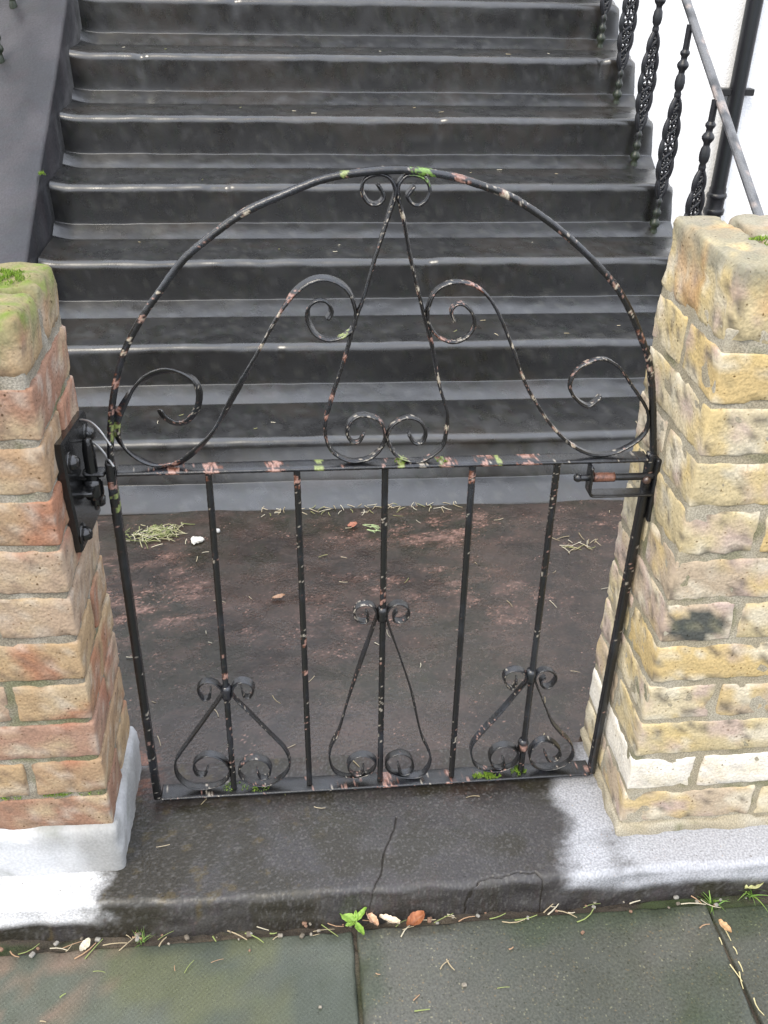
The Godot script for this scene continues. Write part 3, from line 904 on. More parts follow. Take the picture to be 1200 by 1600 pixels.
# ---------------------------------------------------------------- the gate
func build_gate() -> void:
	var g := thing("iron_gate", "arched black wrought iron garden gate with scrolls and flaking paint", "gate", Vector3(-0.385, 0.0772, GATE_Z))
	var off := -g.position
	off.z = 0.0
	var m: Material = mats["gate_paint"]
	var shift := func(mesh: ArrayMesh, called: String) -> MeshInstance3D:
		return put(called, mesh, m, g, Vector3(0.385, -0.0772, 0))
	var step := 0.0022
	# outer frame: two stiles and the arch
	shift.call(bent_bar(spline(PackedVector2Array([Vector2(-0.386, 0.074), Vector2(-0.3855, 0.4), Vector2(-0.384, 0.73)]), step), 0.017, 0.012, 0.0, gate_tone), "stile")
	shift.call(bent_bar(spline(PackedVector2Array([Vector2(0.3755, 0.074), Vector2(0.376, 0.4), Vector2(0.3775, 0.72)]), step), 0.016, 0.0115, 0.0, gate_tone), "stile")
	shift.call(bent_bar(curve_of(GATE_PATHS["arch"], step), 0.0115, 0.0084, 0.0, gate_tone), "arch")
	# rails are flat bars laid on their sides
	shift.call(bent_bar(spline(PackedVector2Array([Vector2(-0.377, 0.7125), Vector2(0.0, 0.7118), Vector2(0.372, 0.711)]), step), 0.026, 0.0065, -0.004, gate_tone), "middle_rail")
	shift.call(bent_bar(spline(PackedVector2Array([Vector2(-0.379, 0.0785), Vector2(0.0, 0.0778), Vector2(0.371, 0.0785)]), step), 0.034, 0.0065, -0.004, gate_tone), "bottom_rail")
	for x in [[-0.253, -0.256], [-0.131, -0.126], [-0.007, -0.003], [0.118, 0.123], [0.241, 0.247]]:
		shift.call(bent_bar(spline(PackedVector2Array([Vector2(x[1], 0.0815), Vector2((x[0] + x[1]) * 0.5, 0.4), Vector2(x[0], 0.7085)]), step), 0.0095, 0.0092, -0.002, gate_tone), "bar")
	for key in GATE_PATHS:
		if key == "arch":
			continue
		var low: bool = key.begins_with("c")
		shift.call(bent_bar(curve_of(GATE_PATHS[key], step), 0.0145 if low else 0.012, 0.0028 if low else 0.0042, -0.002, gate_tone, 1.6 if key == "s_left" else 0.25), "scroll")
	# collars where the small scrolls are welded to the bars
	for c in [[-0.2545, 0.302], [-0.006, 0.447], [0.243, 0.305], [0.245, 0.147]]:
		var rs := PackedFloat32Array([0.0075, 0.0095, 0.0085, 0.0098, 0.0075])
		shift.call(rod(line3(Vector3(c[0], c[1] - 0.013, -0.002), Vector3(c[0], c[1] + 0.013, -0.002), 4), rs, 9, gate_tone), "weld_collar")
	# hinge lug at the end of the middle rail
	shift.call(bent_bar(spline(PackedVector2Array([Vector2(-0.422, 0.7135), Vector2(-0.391, 0.7125)]), 0.004), 0.022, 0.006, -0.002, gate_tone), "hinge_lug")
	# latch: bent strip below the rail, sliding bolt and its keeper plate
	shift.call(bent_bar(spline(PackedVector2Array([Vector2(0.288, 0.707), Vector2(0.2885, 0.672), Vector2(0.2905, 0.662), Vector2(0.299, 0.659), Vector2(0.34, 0.6585), Vector2(0.384, 0.6585)]), 0.003), 0.022, 0.0042, 0.008, gate_tone), "latch_bracket")
	var bolt: MeshInstance3D = shift.call(rod(line3(Vector3(0.272, 0.685, 0.006), Vector3(0.384, 0.684, 0.006), 40), same(0.0055, 41), 10, iron_tone), "latch_bolt")
	put("rusty_sleeve", rod(line3(Vector3(0.294, 0.685, 0.006), Vector3(0.325, 0.6847, 0.006), 12), same(0.0072, 13), 10, func(p): return Color(0.26, 0.115, 0.075).lerp(Color(0.12, 0.055, 0.04), smooth(0.0, 0.5, nz(p.x * 200.0, p.y * 200.0, p.z * 200.0)))), mats["gate_paint"], bolt)
	put("bolt_head", rod(line3(Vector3(0.266, 0.685, 0.006), Vector3(0.277, 0.685, 0.006), 4), PackedFloat32Array([0.004, 0.006, 0.0065, 0.006, 0.004]), 10, gate_tone), mats["gate_paint"], bolt)
	put("screw_head", rod(line3(Vector3(0.372, 0.681, 0.010), Vector3(0.372, 0.681, 0.017), 3), PackedFloat32Array([0.006, 0.0065, 0.006, 0.004]), 10, func(_p): return Color(0.1, 0.06, 0.05)), mats["gate_paint"], bolt)
	var kp := rough_box(Vector3(0.008, 0.105, 0.034), 0.003, 0.006, 0.0006, 60.0, 2.0, func(p, _s): return gate_tone(p + Vector3(0.39, 0.65, 0)))
	var keeper := put("latch_plate", kp, mats["gate_paint"], g, Vector3(0.385 + 0.3865, 0.662 - 0.0772, -0.002))
	keeper.rotation.z = 0.02

func build_hinge() -> void:
	var h := thing("hinge_bracket", "glossy black bolted hinge plate on the side of the red brick pier", "hinge", Vector3(-0.4325, 0.6, 0))
	# plate outline in (z, y)
	var poly := [Vector2(-0.098, 0.768), Vector2(-0.02, 0.782), Vector2(0.055, 0.795), Vector2(0.057, 0.745), Vector2(0.05, 0.69), Vector2(0.042, 0.622), Vector2(-0.03, 0.61), Vector2(-0.098, 0.601), Vector2(-0.098, 0.69)]
	var st := start()
	var cen := Vector2(-0.02, 0.7)
	var col := Color(0.008, 0.008, 0.009)
	for i in poly.size():
		var p: Vector2 = poly[i]
		var q: Vector2 = poly[(i + 1) % poly.size()]
		var pi2 := p.lerp(cen, 0.04)
		var qi := q.lerp(cen, 0.04)
		var v := func(a: Vector2, x: float) -> Vector3: return Vector3(x, a.y - 0.6, a.x)
		var tris := [v.call(cen, 0.009), v.call(pi2, 0.009), v.call(qi, 0.009), v.call(pi2, 0.009), v.call(p, 0.006), v.call(q, 0.006), v.call(pi2, 0.009), v.call(q, 0.006), v.call(qi, 0.009), v.call(p, 0.006), v.call(p, -0.004), v.call(q, -0.004), v.call(p, 0.006), v.call(q, -0.004), v.call(q, 0.006)]
		for t in range(0, tris.size(), 3):
			for k in [0, 1, 2]:
				st.set_smooth_group(-1)
				st.set_color(col)
				st.add_vertex(tris[t + k])
	put("plate", finish(st), mats["gloss_black"], h)
	var tone := func(_p): return Color(0.008, 0.008, 0.009)
	for s in [Vector2(-0.078, 0.742), Vector2(0.034, 0.757), Vector2(-0.08, 0.632), Vector2(0.03, 0.645)]:
		var at := Vector3(0.008, s.y - 0.6, s.x)
		var b := put("bolt", rod(line3(at, at + Vector3(0.013, 0, 0), 4), PackedFloat32Array([0.0105, 0.0115, 0.0112, 0.0098, 0.007]), 6, tone), mats["gloss_black"], h)
		put("washer", rod(line3(at - Vector3(0.001, 0, 0), at + Vector3(0.003, 0, 0), 2), PackedFloat32Array([0.0155, 0.0155, 0.0145]), 18, tone), mats["gloss_black"], b)
	# knuckle and pin that the gate's lug turns on
	put("pin", rod(line3(Vector3(0.023, 0.065, GATE_Z), Vector3(0.023, 0.165, GATE_Z), 6), PackedFloat32Array([0.0075, 0.0085, 0.0085, 0.0085, 0.0085, 0.0085, 0.006]), 12, tone), mats["gloss_black"], h)
	put("knuckle", rod(line3(Vector3(0.022, 0.075, GATE_Z), Vector3(0.022, 0.104, GATE_Z), 4), PackedFloat32Array([0.012, 0.0135, 0.0135, 0.0135, 0.012]), 14, tone), mats["gloss_black"], h)
	put("strap", rough_box(Vector3(0.028, 0.007, 0.05), 0.0025, 0.01, 0.0, 1.0, 1.0, func(_p, _s): return Color(0.008, 0.008, 0.009)), mats["gloss_black"], h, Vector3(0.012, 0.094, GATE_Z + 0.005))
	# two loops of grey wire tied round the stile
	for k in 2:
		var pts := PackedVector3Array()
		for i in 15:
			var u := float(i) / 14.0
			pts.append(Vector3(-0.424 + 0.047 * u, 0.772 - 0.032 * k + 0.012 * sin(u * PI) - 0.012 * u, -0.06 + 0.055 * u))
		single("wire_tie", rod(pts, same(0.0018, 15), 7, func(_p): return Color(0.38, 0.38, 0.37)), mats["wire"], "upper loop of grey wire between hinge plate and gate stile" if k == 0 else "lower loop of grey wire between hinge plate and gate stile", "wire", "wire loops at the hinge")

# ---------------------------------------------------------------- railing
func openwork() -> ArrayMesh:
	# flat cast leaf panel: scalloped edges, beaded ribs and holes between
	var st := start()
	var add := func(mesh: ArrayMesh) -> void: st.append_from(mesh, 0, Transform3D.IDENTITY)
	var h := 0.30
	for s in [-1.0, 1.0]:
		var pts := PackedVector3Array()
		var rs := PackedFloat32Array()
		for i in 61:
			var u := i / 60.0
			var w := 0.004 + 0.021 * pow(sin(PI * u), 0.75)
			var sc := absf(sin(u * PI * 5.0))
			pts.append(Vector3(s * (w + 0.0025 * sc), h * u, 0))
			rs.append(0.0055 + 0.0032 * sc)
		add.call(rod(pts, rs, 7, iron_tone))
	for s in [-1.0, 1.0]:
		var pts := PackedVector3Array()
		var rs := PackedFloat32Array()
		for i in 81:
			var u := i / 80.0
			var w := 0.002 + 0.017 * pow(sin(PI * u), 0.75)
			pts.append(Vector3(s * w * sin(u * PI * 9.0), h * u, 0.003 * cos(u * PI * 9.0) * s))
			rs.append(0.0046)
		add.call(rod(pts, rs, 6, iron_tone))
	add.call(rod(line3(Vector3.ZERO, Vector3(0, h, 0), 30), same(0.0042, 31), 6, iron_tone))
	for i in 22:
		var u := (i + 0.5) / 22.0
		var w := 0.015 * pow(sin(PI * u), 0.75)
		for s in [-1.0, 1.0]:
			var at := Vector3(s * w * (0.55 if i % 2 == 0 else 0.95), h * u, 0.0)
			add.call(rod(line3(at - Vector3(0, 0, 0.0065), at + Vector3(0, 0, 0.0065), 4), PackedFloat32Array([0.002, 0.005, 0.0058, 0.005, 0.002]), 6, iron_tone))
	st.set_material(null)
	return st.commit()

func make_baluster(called: String, panel: ArrayMesh, label: String, at: Vector3, tall: float, group: String) -> Node3D:
	var t := thing(called, label, "baluster", at, group)
	put("foot", lathe([[-0.012, 0.013], [0.0, 0.0135], [0.012, 0.011], [0.02, 0.0095], [0.026, 0.0145], [0.033, 0.017], [0.041, 0.0145], [0.047, 0.0095], [0.054, 0.009], [0.06, 0.0125], [0.067, 0.0145], [0.074, 0.0125], [0.08, 0.0085], [0.09, 0.008], [0.096, 0.0105], [0.103, 0.0115], [0.11, 0.0085], [0.118, 0.006]], 14, mossy_iron_tone), mats["cast_iron"], t)
	put("openwork_panel", panel, mats["cast_iron"], t, Vector3(0, 0.112, 0)).rotation.y = 0.35
	put("collar", lathe([[0.405, 0.006], [0.412, 0.0105], [0.42, 0.011], [0.428, 0.0085], [0.436, 0.0135], [0.452, 0.0155], [0.468, 0.0135], [0.476, 0.0095], [0.484, 0.0095], [0.494, 0.0165], [0.5, 0.018], [0.507, 0.015], [0.513, 0.0095], [0.522, 0.0095], [0.53, 0.0145], [0.535, 0.0145], [0.542, 0.0095]], 14, iron_tone), mats["cast_iron"], t)
	put("shaft", lathe([[0.54, 0.0098], [tall * 0.9, 0.0096], [tall, 0.0094]], 12, iron_tone), mats["cast_iron"], t)
	return t

func build_railing() -> void:
	var panel := openwork()
	var words := ["standing on the third step of the flight", "standing on the fourth step of the flight", "standing on the fifth step of the flight", "standing on the sixth step of the flight", "standing on the seventh step of the flight"]
	# handrail line in the plane of the balusters
	var rail_y := func(z: float) -> float: return 1.03 + (-1.738 - z) * 0.58
	for k in range(1, 7):
		var z := FIRST_NOSING_Z - GOING * k - 0.235
		var y := FLOOR_Y + FIRST_RISE + RISE * k + 0.004
		var where: String = ["lowest one, half hidden by the yellow pier", words[0], words[1], words[2], words[3], words[4]][k - 1]
		var b := make_baluster("baluster", panel, "ornate black cast iron baluster, " + where, Vector3(1.047, y, z), rail_y.call(z) - y, "cast iron balusters along the open side of the steps")
		b.rotation.z = -0.012
	var r := thing("handrail", "worn grey metal handrail sloping down above the cast iron balusters", "handrail", Vector3(1.052, 1.03, -1.738))
	var pts := line3(Vector3(0.02, 0.58 * 1.6, -1.6), Vector3(0.012, -0.58 * 0.72, 0.72), 200)
	put("rail", rod(pts, same(0.0125, 201), 14, func(p):
		var c := Color(0.2, 0.205, 0.215).lerp(Color(0.08, 0.083, 0.09), smooth(0.0, 0.4, fb(p.x * 20.0, p.y * 9.0, p.z * 9.0)))
		return c.lerp(Color(0.42, 0.36, 0.33), smooth(0.42, 0.6, nz(p.x * 40.0, p.y * 24.0, p.z * 24.0)))), mats["worn_rail"], r)
	# balusters on the string wall: only their feet come into view
	for e in [[-1.036, -2.365, "lower one on the sloping string wall, mossy round its foot"], [-1.03, -2.63, "upper one on the sloping string wall, mossy round its foot"]]:
		var y: float = 0.237 + 0.513 * (-e[1] - 1.0)
		make_baluster("baluster", panel, "ornate black cast iron baluster, " + e[2], Vector3(e[0], y, e[1]), 0.67, "balusters on the string wall")
	var p2 := thing("downpipe", "tall black downpipe with a ringed collar against the white house wall", "pipe", Vector3(2.0, -0.06, -3.57))
	put("pipe", lathe([[0.0, 0.042], [0.3, 0.042], [0.305, 0.038], [5.0, 0.038]], 22, iron_tone), mats["cast_iron"], p2)
	put("collar", lathe([[0.17, 0.043], [0.175, 0.05], [0.19, 0.052], [0.2, 0.05], [0.205, 0.044], [0.25, 0.044], [0.255, 0.049], [0.265, 0.05], [0.275, 0.047], [0.28, 0.039]], 22, mossy_iron_tone), mats["cast_iron"], p2)
	put("bracket", plain_box(Vector3(0.16, 0.03, 0.05), 0.003, Color(0.02, 0.02, 0.022)), mats["cast_iron"], p2, Vector3(0, 0.74, -0.01))

# ---------------------------------------------------------------- house at the top of the steps
func build_house() -> void:
	var h := thing("house", "white stuccoed house front beyond the steps and railing", "house", Vector3(0, -0.06, -3.62))
	var wall := func(size: Vector3, at: Vector3) -> MeshInstance3D: return put("wall", plain_box(size, 0.01), mats["stucco"], h, at)
	wall.call(Vector3(5.0, 5.2, 1.5), Vector3(3.75, 2.6, -0.75))
	wall.call(Vector3(5.0, 5.2, 1.5), Vector3(-3.75, 2.6, -0.75))
	wall.call(Vector3(2.5, 2.0, 0.3), Vector3(0, 4.2, -1.25))
	put("threshold", plain_box(Vector3(2.5, 0.1, 1.4), 0.01, Color(0.03, 0.03, 0.03)), mats["asphalt"], h, Vector3(0, 1.29, -0.42))
	# dark painted entrance screen: door between panelled sides
	put("door_screen", plain_box(Vector3(2.5, 1.88, 0.06), 0.005), mats["door"], h, Vector3(0, 2.27, -1.2))
	var d := put("door", plain_box(Vector3(0.95, 1.72, 0.05), 0.005), mats["door"], h, Vector3(0, 2.22, -1.145))
	for x in [-0.22, 0.22]:
		for y in [-0.4, 0.4]:
			put("panel", plain_box(Vector3(0.3, 0.55, 0.02), 0.006), mats["door"], d, Vector3(x, y, 0.03))
	put("knob", lathe([[-0.02, 0.005], [-0.012, 0.02], [0.0, 0.026], [0.012, 0.02], [0.02, 0.005]], 14, iron_tone), mats["gloss_black"], d, Vector3(0.4, -0.02, 0.05))
	for x in [-0.85, 0.85]:
		put("side_window", plain_box(Vector3(0.45, 1.1, 0.03), 0.004), mats["dark_glass"], h, Vector3(x, 2.5, -1.16))

# ---------------------------------------------------------------- moss, weeds and litter
func blade(st: SurfaceTool, p: Vector3, dir: Vector3, len: float, w: float, c: Color, bend: Vector3, parts := 3) -> void:
	var side := dir.cross(Vector3(rng.randf_range(-1, 1), rng.randf_range(-0.3, 0.3), rng.randf_range(-1, 1))).normalized()
	var prev_l := p - side * w * 0.5
	var prev_r := p + side * w * 0.5
	for i in range(1, parts + 1):
		var u := float(i) / parts
		var q := p + dir * len * u + bend * u * u
		var ww := w * (1.0 - u * 0.95) * 0.5
		var l := q - side * ww
		var r := q + side * ww
		for v in [prev_l, prev_r, l, prev_r, r, l]:
			st.set_color(c)
			st.add_vertex(v)
		prev_l = l
		prev_r = r

func moss_patch(spots: Array, label: String, height: float) -> void:
	var st := start()
	for s in spots:   # [centre, rx, rz, count]
		for i in int(s[3]):
			var a := rng.randf() * TAU
			var r := sqrt(rng.randf())
			var dx: float = cos(a) * r * s[1]
			var dz: float = sin(a) * r * s[2]
			if nz((s[0].x + dx) * 60.0, 3.0, (s[0].z + dz) * 60.0) < -0.25:
				continue
			var p: Vector3 = s[0] + Vector3(dx, rng.randf_range(-0.002, 0.001), dz)
			var c := Color(0.10, 0.19, 0.015).lerp(Color(0.24, 0.36, 0.04), rng.randf()) * (0.7 + 0.5 * (1.0 - r))
			blade(st, p, Vector3(rng.randf_range(-0.6, 0.6), 1, rng.randf_range(-0.6, 0.6)).normalized(), height * rng.randf_range(0.5, 1.2) * (1.2 - 0.7 * r), 0.0018, c, Vector3.ZERO, 2)
	single("moss", finish(st), mats["moss"], label, "moss", "", "stuff")

func stick(st: SurfaceTool, p: Vector3, ang: float, len: float, r: float, c: Color, tilt := 0.0) -> void:
	var d := Vector3(cos(ang), tilt, sin(ang)).normalized()
	var s := Vector3(-sin(ang), 0, cos(ang))
	var u := d.cross(s)
	if u.y < 0:
		u = -u
	var bend := s * len * rng.randf_range(-0.12, 0.12)
	var n := 3
	var ringp := []
	for i in n + 1:
		var t := float(i) / n
		var q := p + d * len * (t - 0.5) + bend * sin(t * PI)
		var rr := r * (1.0 - 0.35 * t)
		ringp.append([q - s * rr, q + u * rr, q + s * rr, q - u * rr * 0.6])
	for i in n:
		for k in 4:
			var a: Vector3 = ringp[i][k]
			var b: Vector3 = ringp[i][(k + 1) % 4]
			var e: Vector3 = ringp[i + 1][k]
			var f: Vector3 = ringp[i + 1][(k + 1) % 4]
			for v in [a, e, b, b, e, f]:
				st.set_color(c)
				st.add_vertex(v)

func leaf_mesh(len: float, wid: float, c1: Color, c2: Color, curl: float, sd: float) -> ArrayMesh:
	var rows := []
	var cols := []
	for i in 13:
		var u := i / 12.0
		var w := wid * 0.5 * pow(sin(PI * clampf(u * 0.94 + 0.03, 0, 1)), 0.8) * (1.0 + 0.15 * nz(u * 9.0, sd, 0))
		var row := PackedVector3Array()
		var cr := PackedColorArray()
		for j in 7:
			var v := j / 3.0 - 1.0
			row.append(Vector3((u - 0.5) * len, curl * len * (absf(v) * 0.35 + 0.5 * pow(u - 0.4, 2.0)) + 0.002 * nz(u * 6.0, v * 4.0, sd) + 0.0015, v * w))
			cr.append(c1.lerp(c2, clampf(0.5 + nz(u * 8.0, v * 5.0, sd + 3.0), 0, 1)) * (0.75 if j == 3 else 1.0))
		rows.append(row)
		cols.append(cr)
	return sheet(rows, cols)

func dead_leaf(at: Vector3, turn: float, len: float, wid: float, c1: Color, c2: Color, curl: float, label: String) -> void:
	var o := single("dead_leaf", leaf_mesh(len, wid, c1, c2, curl, at.x * 40.0), mats["leaf"], label, "leaf", "fallen leaves")
	o.position = at
	o.rotation = Vector3(0.1, turn, 0.08)

func grass_tuft(at: Vector3, n: int, len: float, label: String, fine := false) -> void:
	var t := thing("grass_tuft", label, "grass", at, "grass tufts at the kerb")
	var st := start()
	for i in n:
		var a := rng.randf() * TAU
		var lean := rng.randf_range(0.2, 1.1)
		var d := Vector3(cos(a) * lean, 1.0, sin(a) * lean).normalized()
		var p := Vector3(rng.randf_range(-0.006, 0.006), -0.004, rng.randf_range(-0.006, 0.006))
		var c := Color(0.09, 0.2, 0.03).lerp(Color(0.22, 0.34, 0.07), rng.randf())
		blade(st, p, d, len * rng.randf_range(0.5, 1.0), 0.0014 if fine else 0.003, c, Vector3(cos(a), -0.5, sin(a)) * len * 0.35, 5)
	put("blades", finish(st), mats["leaf"], t)

func build_litter() -> void:
	# moss: pier tops, bottom rail, joints
	var lt := 0.985
	moss_patch([[Vector3(-0.50, lt - 0.004, -0.035), 0.05, 0.03, 1500], [Vector3(-0.53, lt - 0.004, 0.03), 0.05, 0.025, 1500], [Vector3(-0.52, lt - 0.004, 0.075), 0.045, 0.016, 800], [Vector3(-0.60, lt - 0.004, 0.0), 0.05, 0.07, 1500]], "soft green moss growing on top of the red-brown brick pier", 0.008)
	moss_patch([[Vector3(0.475, 1.031, 0.01), 0.035, 0.02, 900], [Vector3(0.545, 1.031, -0.01), 0.04, 0.03, 900]], "bright green moss on the coping of the yellow brick pier", 0.007)
	moss_patch([[Vector3(0.187, 0.082, GATE_Z + 0.002), 0.028, 0.011, 900], [Vector3(0.243, 0.083, GATE_Z - 0.002), 0.014, 0.012, 350]], "bright green moss on the bottom rail of the gate by its latch side", 0.008)
	moss_patch([[Vector3(-0.256, 0.083, GATE_Z - 0.004), 0.02, 0.011, 260], [Vector3(-0.215, 0.082, GATE_Z), 0.02, 0.011, 260]], "thin dark moss on the bottom rail of the gate by its hinge side", 0.005)
	moss_patch([[Vector3(-0.505, 0.226, 0.104), 0.03, 0.006, 350], [Vector3(-0.46, 0.224, 0.104), 0.02, 0.005, 120], [Vector3(-0.575, 0.224, 0.104), 0.03, 0.006, 200]], "moss in the lowest mortar joints of the red-brown brick pier", 0.006)
	moss_patch([[Vector3(0.014, 0.715, GATE_Z - 0.003), 0.008, 0.008, 160], [Vector3(0.074, 0.715, GATE_Z - 0.001), 0.008, 0.006, 120]], "two specks of moss on the middle rail of the gate", 0.004)
	moss_patch([[Vector3(-0.845, 0.692, -1.87), 0.012, 0.012, 160]], "small tuft of moss on the edge of the string wall", 0.012)
	# needles and bits of straw on the landing and pavement
	var st := start()
	var straw := [Color(0.4, 0.34, 0.23), Color(0.3, 0.25, 0.15), Color(0.46, 0.42, 0.32), Color(0.22, 0.22, 0.09)]
	for i in 60:
		var x := rng.randf_range(-0.5, 0.7)
		var z := rng.randf_range(-0.93, 0.12)
		stick(st, Vector3(x, FLOOR_Y + 0.0022, z), rng.randf() * PI, rng.randf_range(0.008, 0.03), rng.randf_range(0.0006, 0.0012), straw[rng.randi() % 4])
	for i in 60:
		stick(st, Vector3(rng.randf_range(-0.22, 0.3), FLOOR_Y + 0.003, -0.955 + rng.randf_range(-0.012, 0.03)), rng.randf() * PI, rng.randf_range(0.012, 0.032), 0.0011, straw[rng.randi() % 4])
	for i in 22:
		stick(st, Vector3(0.55 + rng.randf_range(-0.06, 0.06), FLOOR_Y + 0.003, -0.75 + rng.randf_range(-0.035, 0.03)), rng.randf() * PI, rng.randf_range(0.015, 0.035), 0.001, straw[rng.randi() % 4])
	for k in range(0, 7):
		for i in 5:
			stick(st, Vector3(rng.randf_range(-0.7, 1.0), FLOOR_Y + FIRST_RISE + RISE * k + 0.003, FIRST_NOSING_Z - GOING * k - rng.randf_range(0.04, 0.19)), rng.randf() * PI, rng.randf_range(0.006, 0.02), 0.0012, straw[rng.randi() % 4])
	single("needle_litter", finish(st), mats["straw"], "pale needles and bits of straw scattered over the landing and steps", "litter", "", "stuff")
	st = start()
	for i in 64:
		var x := rng.randf_range(-0.65, 0.62)
		var kerb := rng.randf() < 0.75
		stick(st, Vector3(x, 0.004, rng.randf_range(0.2, 0.222) if kerb else rng.randf_range(0.23, 0.5)), rng.randfn(0.0, 0.5), rng.randf_range(0.01, 0.04) * (1.0 if kerb else 0.6), rng.randf_range(0.0006, 0.0015), [Color(0.33, 0.27, 0.17), Color(0.32, 0.2, 0.12), Color(0.42, 0.38, 0.28), Color(0.2, 0.24, 0.08)][rng.randi() % 4], rng.randf_range(0, 0.15))
	for i in 7:
		stick(st, Vector3(0.522 + rng.randf_range(-0.012, 0.012), 0.003, 0.22 + 0.2 * rng.randf()), PI * 0.5 + rng.randf_range(-0.4, 0.4), rng.randf_range(0.01, 0.035), 0.0012, Color(0.5, 0.44, 0.24))
	single("kerb_litter", finish(st), mats["straw"], "twigs and straw gathered along the foot of the doorstep and in the paving joints", "litter", "", "stuff")
	# pebbles and chips by the kerb
	st = start()
	for i in 60:
		var x := rng.randf_range(-0.65, 0.62)
		var r := rng.randf_range(0.0012, 0.0036)
		var near := rng.randf() < 0.8
		var me := rough_box(Vector3(r * 2.6, r * 1.6, r * 2.0), r * 0.6, 1.0, 0.0, 1.0, i, func(_p, s): return [Color(0.34, 0.3, 0.24), Color(0.2, 0.17, 0.13), Color(0.3, 0.18, 0.12), Color(0.36, 0.34, 0.3)][int(s) % 4])
		st.append_from(me, 0, Transform3D(Basis(Vector3.UP, rng.randf() * TAU), Vector3(x, 0.003, rng.randf_range(0.196, 0.22) if near else rng.randf_range(0.23, 0.5))))
	single("gravel_chips", st.commit(), mats["render"], "small stone chips and crumbs along the foot of the doorstep", "gravel", "", "stuff")
	# heap of grass clippings behind the hinge stile
	st = start()
	for i in 160:
		var a := rng.randf() * TAU
		var r := absf(rng.randfn(0.0, 0.5))
		stick(st, Vector3(-0.475 + cos(a) * r * 0.08, FLOOR_Y + 0.003 + maxf(0.0, 0.016 * (1.0 - r)) * rng.randf(), -0.86 + sin(a) * r * 0.045), rng.randf() * PI, rng.randf_range(0.015, 0.04), rng.randf_range(0.0007, 0.0013), [Color(0.38, 0.36, 0.21), Color(0.26, 0.28, 0.12), Color(0.46, 0.43, 0.31), Color(0.17, 0.2, 0.07)][rng.randi() % 4], rng.randf_range(-0.3, 0.3))
	single("grass_clippings", finish(st), mats["straw"], "small heap of dry grass clippings on the landing by the hinge side", "grass clippings")
	st = start()
	for i in 14:
		stick(st, Vector3(0.055 + rng.randf_range(-0.012, 0.012), FLOOR_Y + 0.004 + 0.0005 * i, -0.845 + rng.randf_range(-0.02, 0.02)), rng.randfn(0.5, 0.5), rng.randf_range(0.012, 0.03), 0.0012, Color(0.32, 0.4, 0.2))
	single("conifer_sprig", finish(st), mats["straw"], "small green conifer sprig lying on the landing at the foot of the steps", "sprig")
	var scrap := rough_box(Vector3(0.028, 0.008, 0.02), 0.0035, 0.004, 0.005, 80.0, 8.0, func(_p, _s): return Color(0.62, 0.6, 0.54))
	var so := single("paper_scrap", scrap, mats["straw"], "crumpled whitish paper scrap beside the grass clippings", "scrap")
	so.position = Vector3(-0.373, FLOOR_Y + 0.005, -0.825)
	so.rotation.y = 0.5
	var pb := rough_box(Vector3(0.012, 0.01, 0.011), 0.0045, 0.004, 0.0006, 60.0, 8.0, func(_p, _s): return Color(0.7, 0.7, 0.68))
	var po := single("white_pebble", pb, mats["render"], "small round white pebble on the landing behind the gate", "pebble")
	po.position = Vector3(-0.327, FLOOR_Y + 0.005, -0.863)
	dead_leaf(Vector3(0.006, FLOOR_Y + 0.003, -0.868), 0.3, 0.026, 0.018, Color(0.24, 0.09, 0.05), Color(0.34, 0.14, 0.09), 0.3, "small reddish dead leaf on the landing near the conifer sprig")
	dead_leaf(Vector3(-0.178, FLOOR_Y + 0.003, -0.58), 0.2, 0.03, 0.012, Color(0.36, 0.2, 0.12), Color(0.46, 0.3, 0.2), 0.4, "small tan leaf with stalk on the landing behind the gate bars")
	dead_leaf(Vector3(0.034, 0.006, 0.212), 0.5, 0.034, 0.022, Color(0.22, 0.075, 0.03), Color(0.36, 0.14, 0.06), 0.8, "curled brown dead leaf at the foot of the cracked doorstep")
	dead_leaf(Vector3(-0.008, 0.006, 0.209), 2.8, 0.034, 0.014, Color(0.6, 0.48, 0.34), Color(0.7, 0.6, 0.46), 0.5, "pale cream dead leaf between the weed and the brown leaf")
	dead_leaf(Vector3(-0.036, 0.008, 0.206), 2.2, 0.03, 0.014, Color(0.45, 0.26, 0.15), Color(0.6, 0.4, 0.28), 0.6, "pinkish tan dead leaf touching the green weed")
	dead_leaf(Vector3(0.525, 0.005, 0.262), -1.2, 0.028, 0.012, Color(0.42, 0.25, 0.12), Color(0.5, 0.33, 0.18), 0.4, "narrow tan leaf lying beside the grassy paving joint")
	dead_leaf(Vector3(-0.48, 0.005, 0.212), 1.0, 0.022, 0.014, Color(0.5, 0.45, 0.34), Color(0.6, 0.55, 0.44), 0.4, "pale leaf scrap below the white painted end of the doorstep")
	dead_leaf(Vector3(0.6, 0.012, 0.196), 0.2, 0.035, 0.014, Color(0.4, 0.42, 0.16), Color(0.52, 0.5, 0.26), 0.4, "yellow-green fallen leaf under the grass at the kerb")
	# weed in the joint
	var w := thing("weed", "small broad-leaved green weed growing between doorstep and paving joint", "weed", Vector3(-0.062, 0.002, 0.208))
	for l in [[0.5, 0.7, 0.03, 0.01], [-1.2, 0.2, 0.032, 0.011], [2.6, 0.3, 0.03, 0.018], [3.6, 0.2, 0.018, 0.009], [1.4, 0.9, 0.02, 0.007]]:
		var lm := leaf_mesh(l[2], l[3], Color(0.16, 0.3, 0.04), Color(0.28, 0.42, 0.08), 0.3, l[0])
		var lo := put("leaf", lm, mats["leaf"], w)
		lo.basis = Basis(Vector3.UP, l[0]) * Basis(Vector3.BACK, l[1])
		lo.position = lo.basis.x * l[2] * 0.55 + Vector3(0, 0.006, 0)
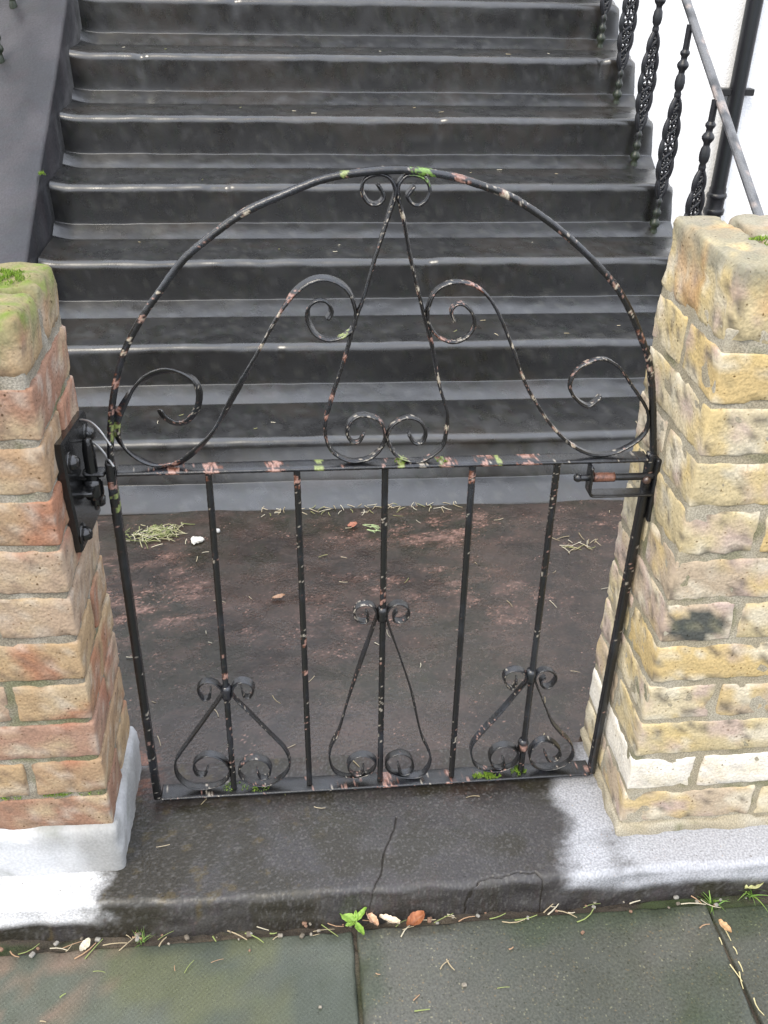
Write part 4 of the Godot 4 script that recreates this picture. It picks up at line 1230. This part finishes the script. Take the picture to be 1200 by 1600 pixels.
	put("stem", rod(line3(Vector3(0, -0.004, 0), Vector3(0.002, 0.012, 0.001), 4), same(0.0015, 5), 6, func(_p): return Color(0.2, 0.28, 0.08)), mats["leaf"], w)
	grass_tuft(Vector3(0.595, 0.002, 0.2), 22, 0.055, "grass tuft with long spreading blades at the foot of the yellow pier's step")
	grass_tuft(Vector3(0.527, 0.0, 0.212), 16, 0.03, "short grass tuft in the joint between two speckled slabs")
	grass_tuft(Vector3(-0.397, 0.002, 0.206), 26, 0.022, "tiny feathery green seedling below the white end of the doorstep", true)

# ---------------------------------------------------------------- scene
func _ready() -> void:
	rng.seed = 20240
	noise.seed = 5
	noise.noise_type = FastNoiseLite.TYPE_SIMPLEX_SMOOTH
	noise.fractal_type = FastNoiseLite.FRACTAL_NONE
	noise.frequency = 1.0
	cloudy.seed = 9
	cloudy.noise_type = FastNoiseLite.TYPE_SIMPLEX_SMOOTH
	cloudy.fractal_type = FastNoiseLite.FRACTAL_FBM
	cloudy.fractal_octaves = 4
	cloudy.frequency = 1.0
	var cam := Camera3D.new()
	cam.name = "camera"
	add_child(cam)
	cam.position = Vector3(-0.1349, 1.373, 1.166)
	cam.basis = Basis(Vector3.UP, -0.1074) * Basis(Vector3.RIGHT, -0.5557) * Basis(Vector3.BACK, 0.0236)
	cam.fov = 55.73
	cam.near = 0.05
	cam.far = 300.0
	cam.current = true
	# bright overcast sky
	var env := Environment.new()
	var sky := Sky.new()
	var sm := ProceduralSkyMaterial.new()
	sm.sky_top_color = Color(0.92, 0.945, 1.0)
	sm.sky_horizon_color = Color(0.76, 0.775, 0.8)
	sm.sky_curve = 0.3
	sm.ground_horizon_color = Color(0.4, 0.4, 0.4)
	sm.ground_bottom_color = Color(0.25, 0.25, 0.25)
	sm.sun_angle_max = 1.0
	sky.sky_material = sm
	env.background_mode = Environment.BG_SKY
	env.sky = sky
	env.background_energy_multiplier = 1.5
	env.tonemap_mode = Environment.TONE_MAPPER_LINEAR
	env.tonemap_exposure = 2.12
	env.sdfgi_enabled = true
	env.ssao_enabled = true
	env.ssil_enabled = true
	var we := WorldEnvironment.new()
	we.name = "environment"
	we.environment = env
	add_child(we)
	var sun := DirectionalLight3D.new()
	sun.name = "sun"
	add_child(sun)
	sun.light_energy = 0.5
	sun.light_color = Color(1.0, 0.97, 0.92)
	sun.light_angular_distance = 24.0
	sun.shadow_enabled = true
	sun.basis = Basis.looking_at(Vector3(0.55, -1.0, -0.62).normalized(), Vector3.UP)
	make_materials()
	build_ground()
	build_landing()
	build_steps()
	build_house()
	build_piers()
	build_railing()
	build_gate()
	build_hinge()
	build_litter()
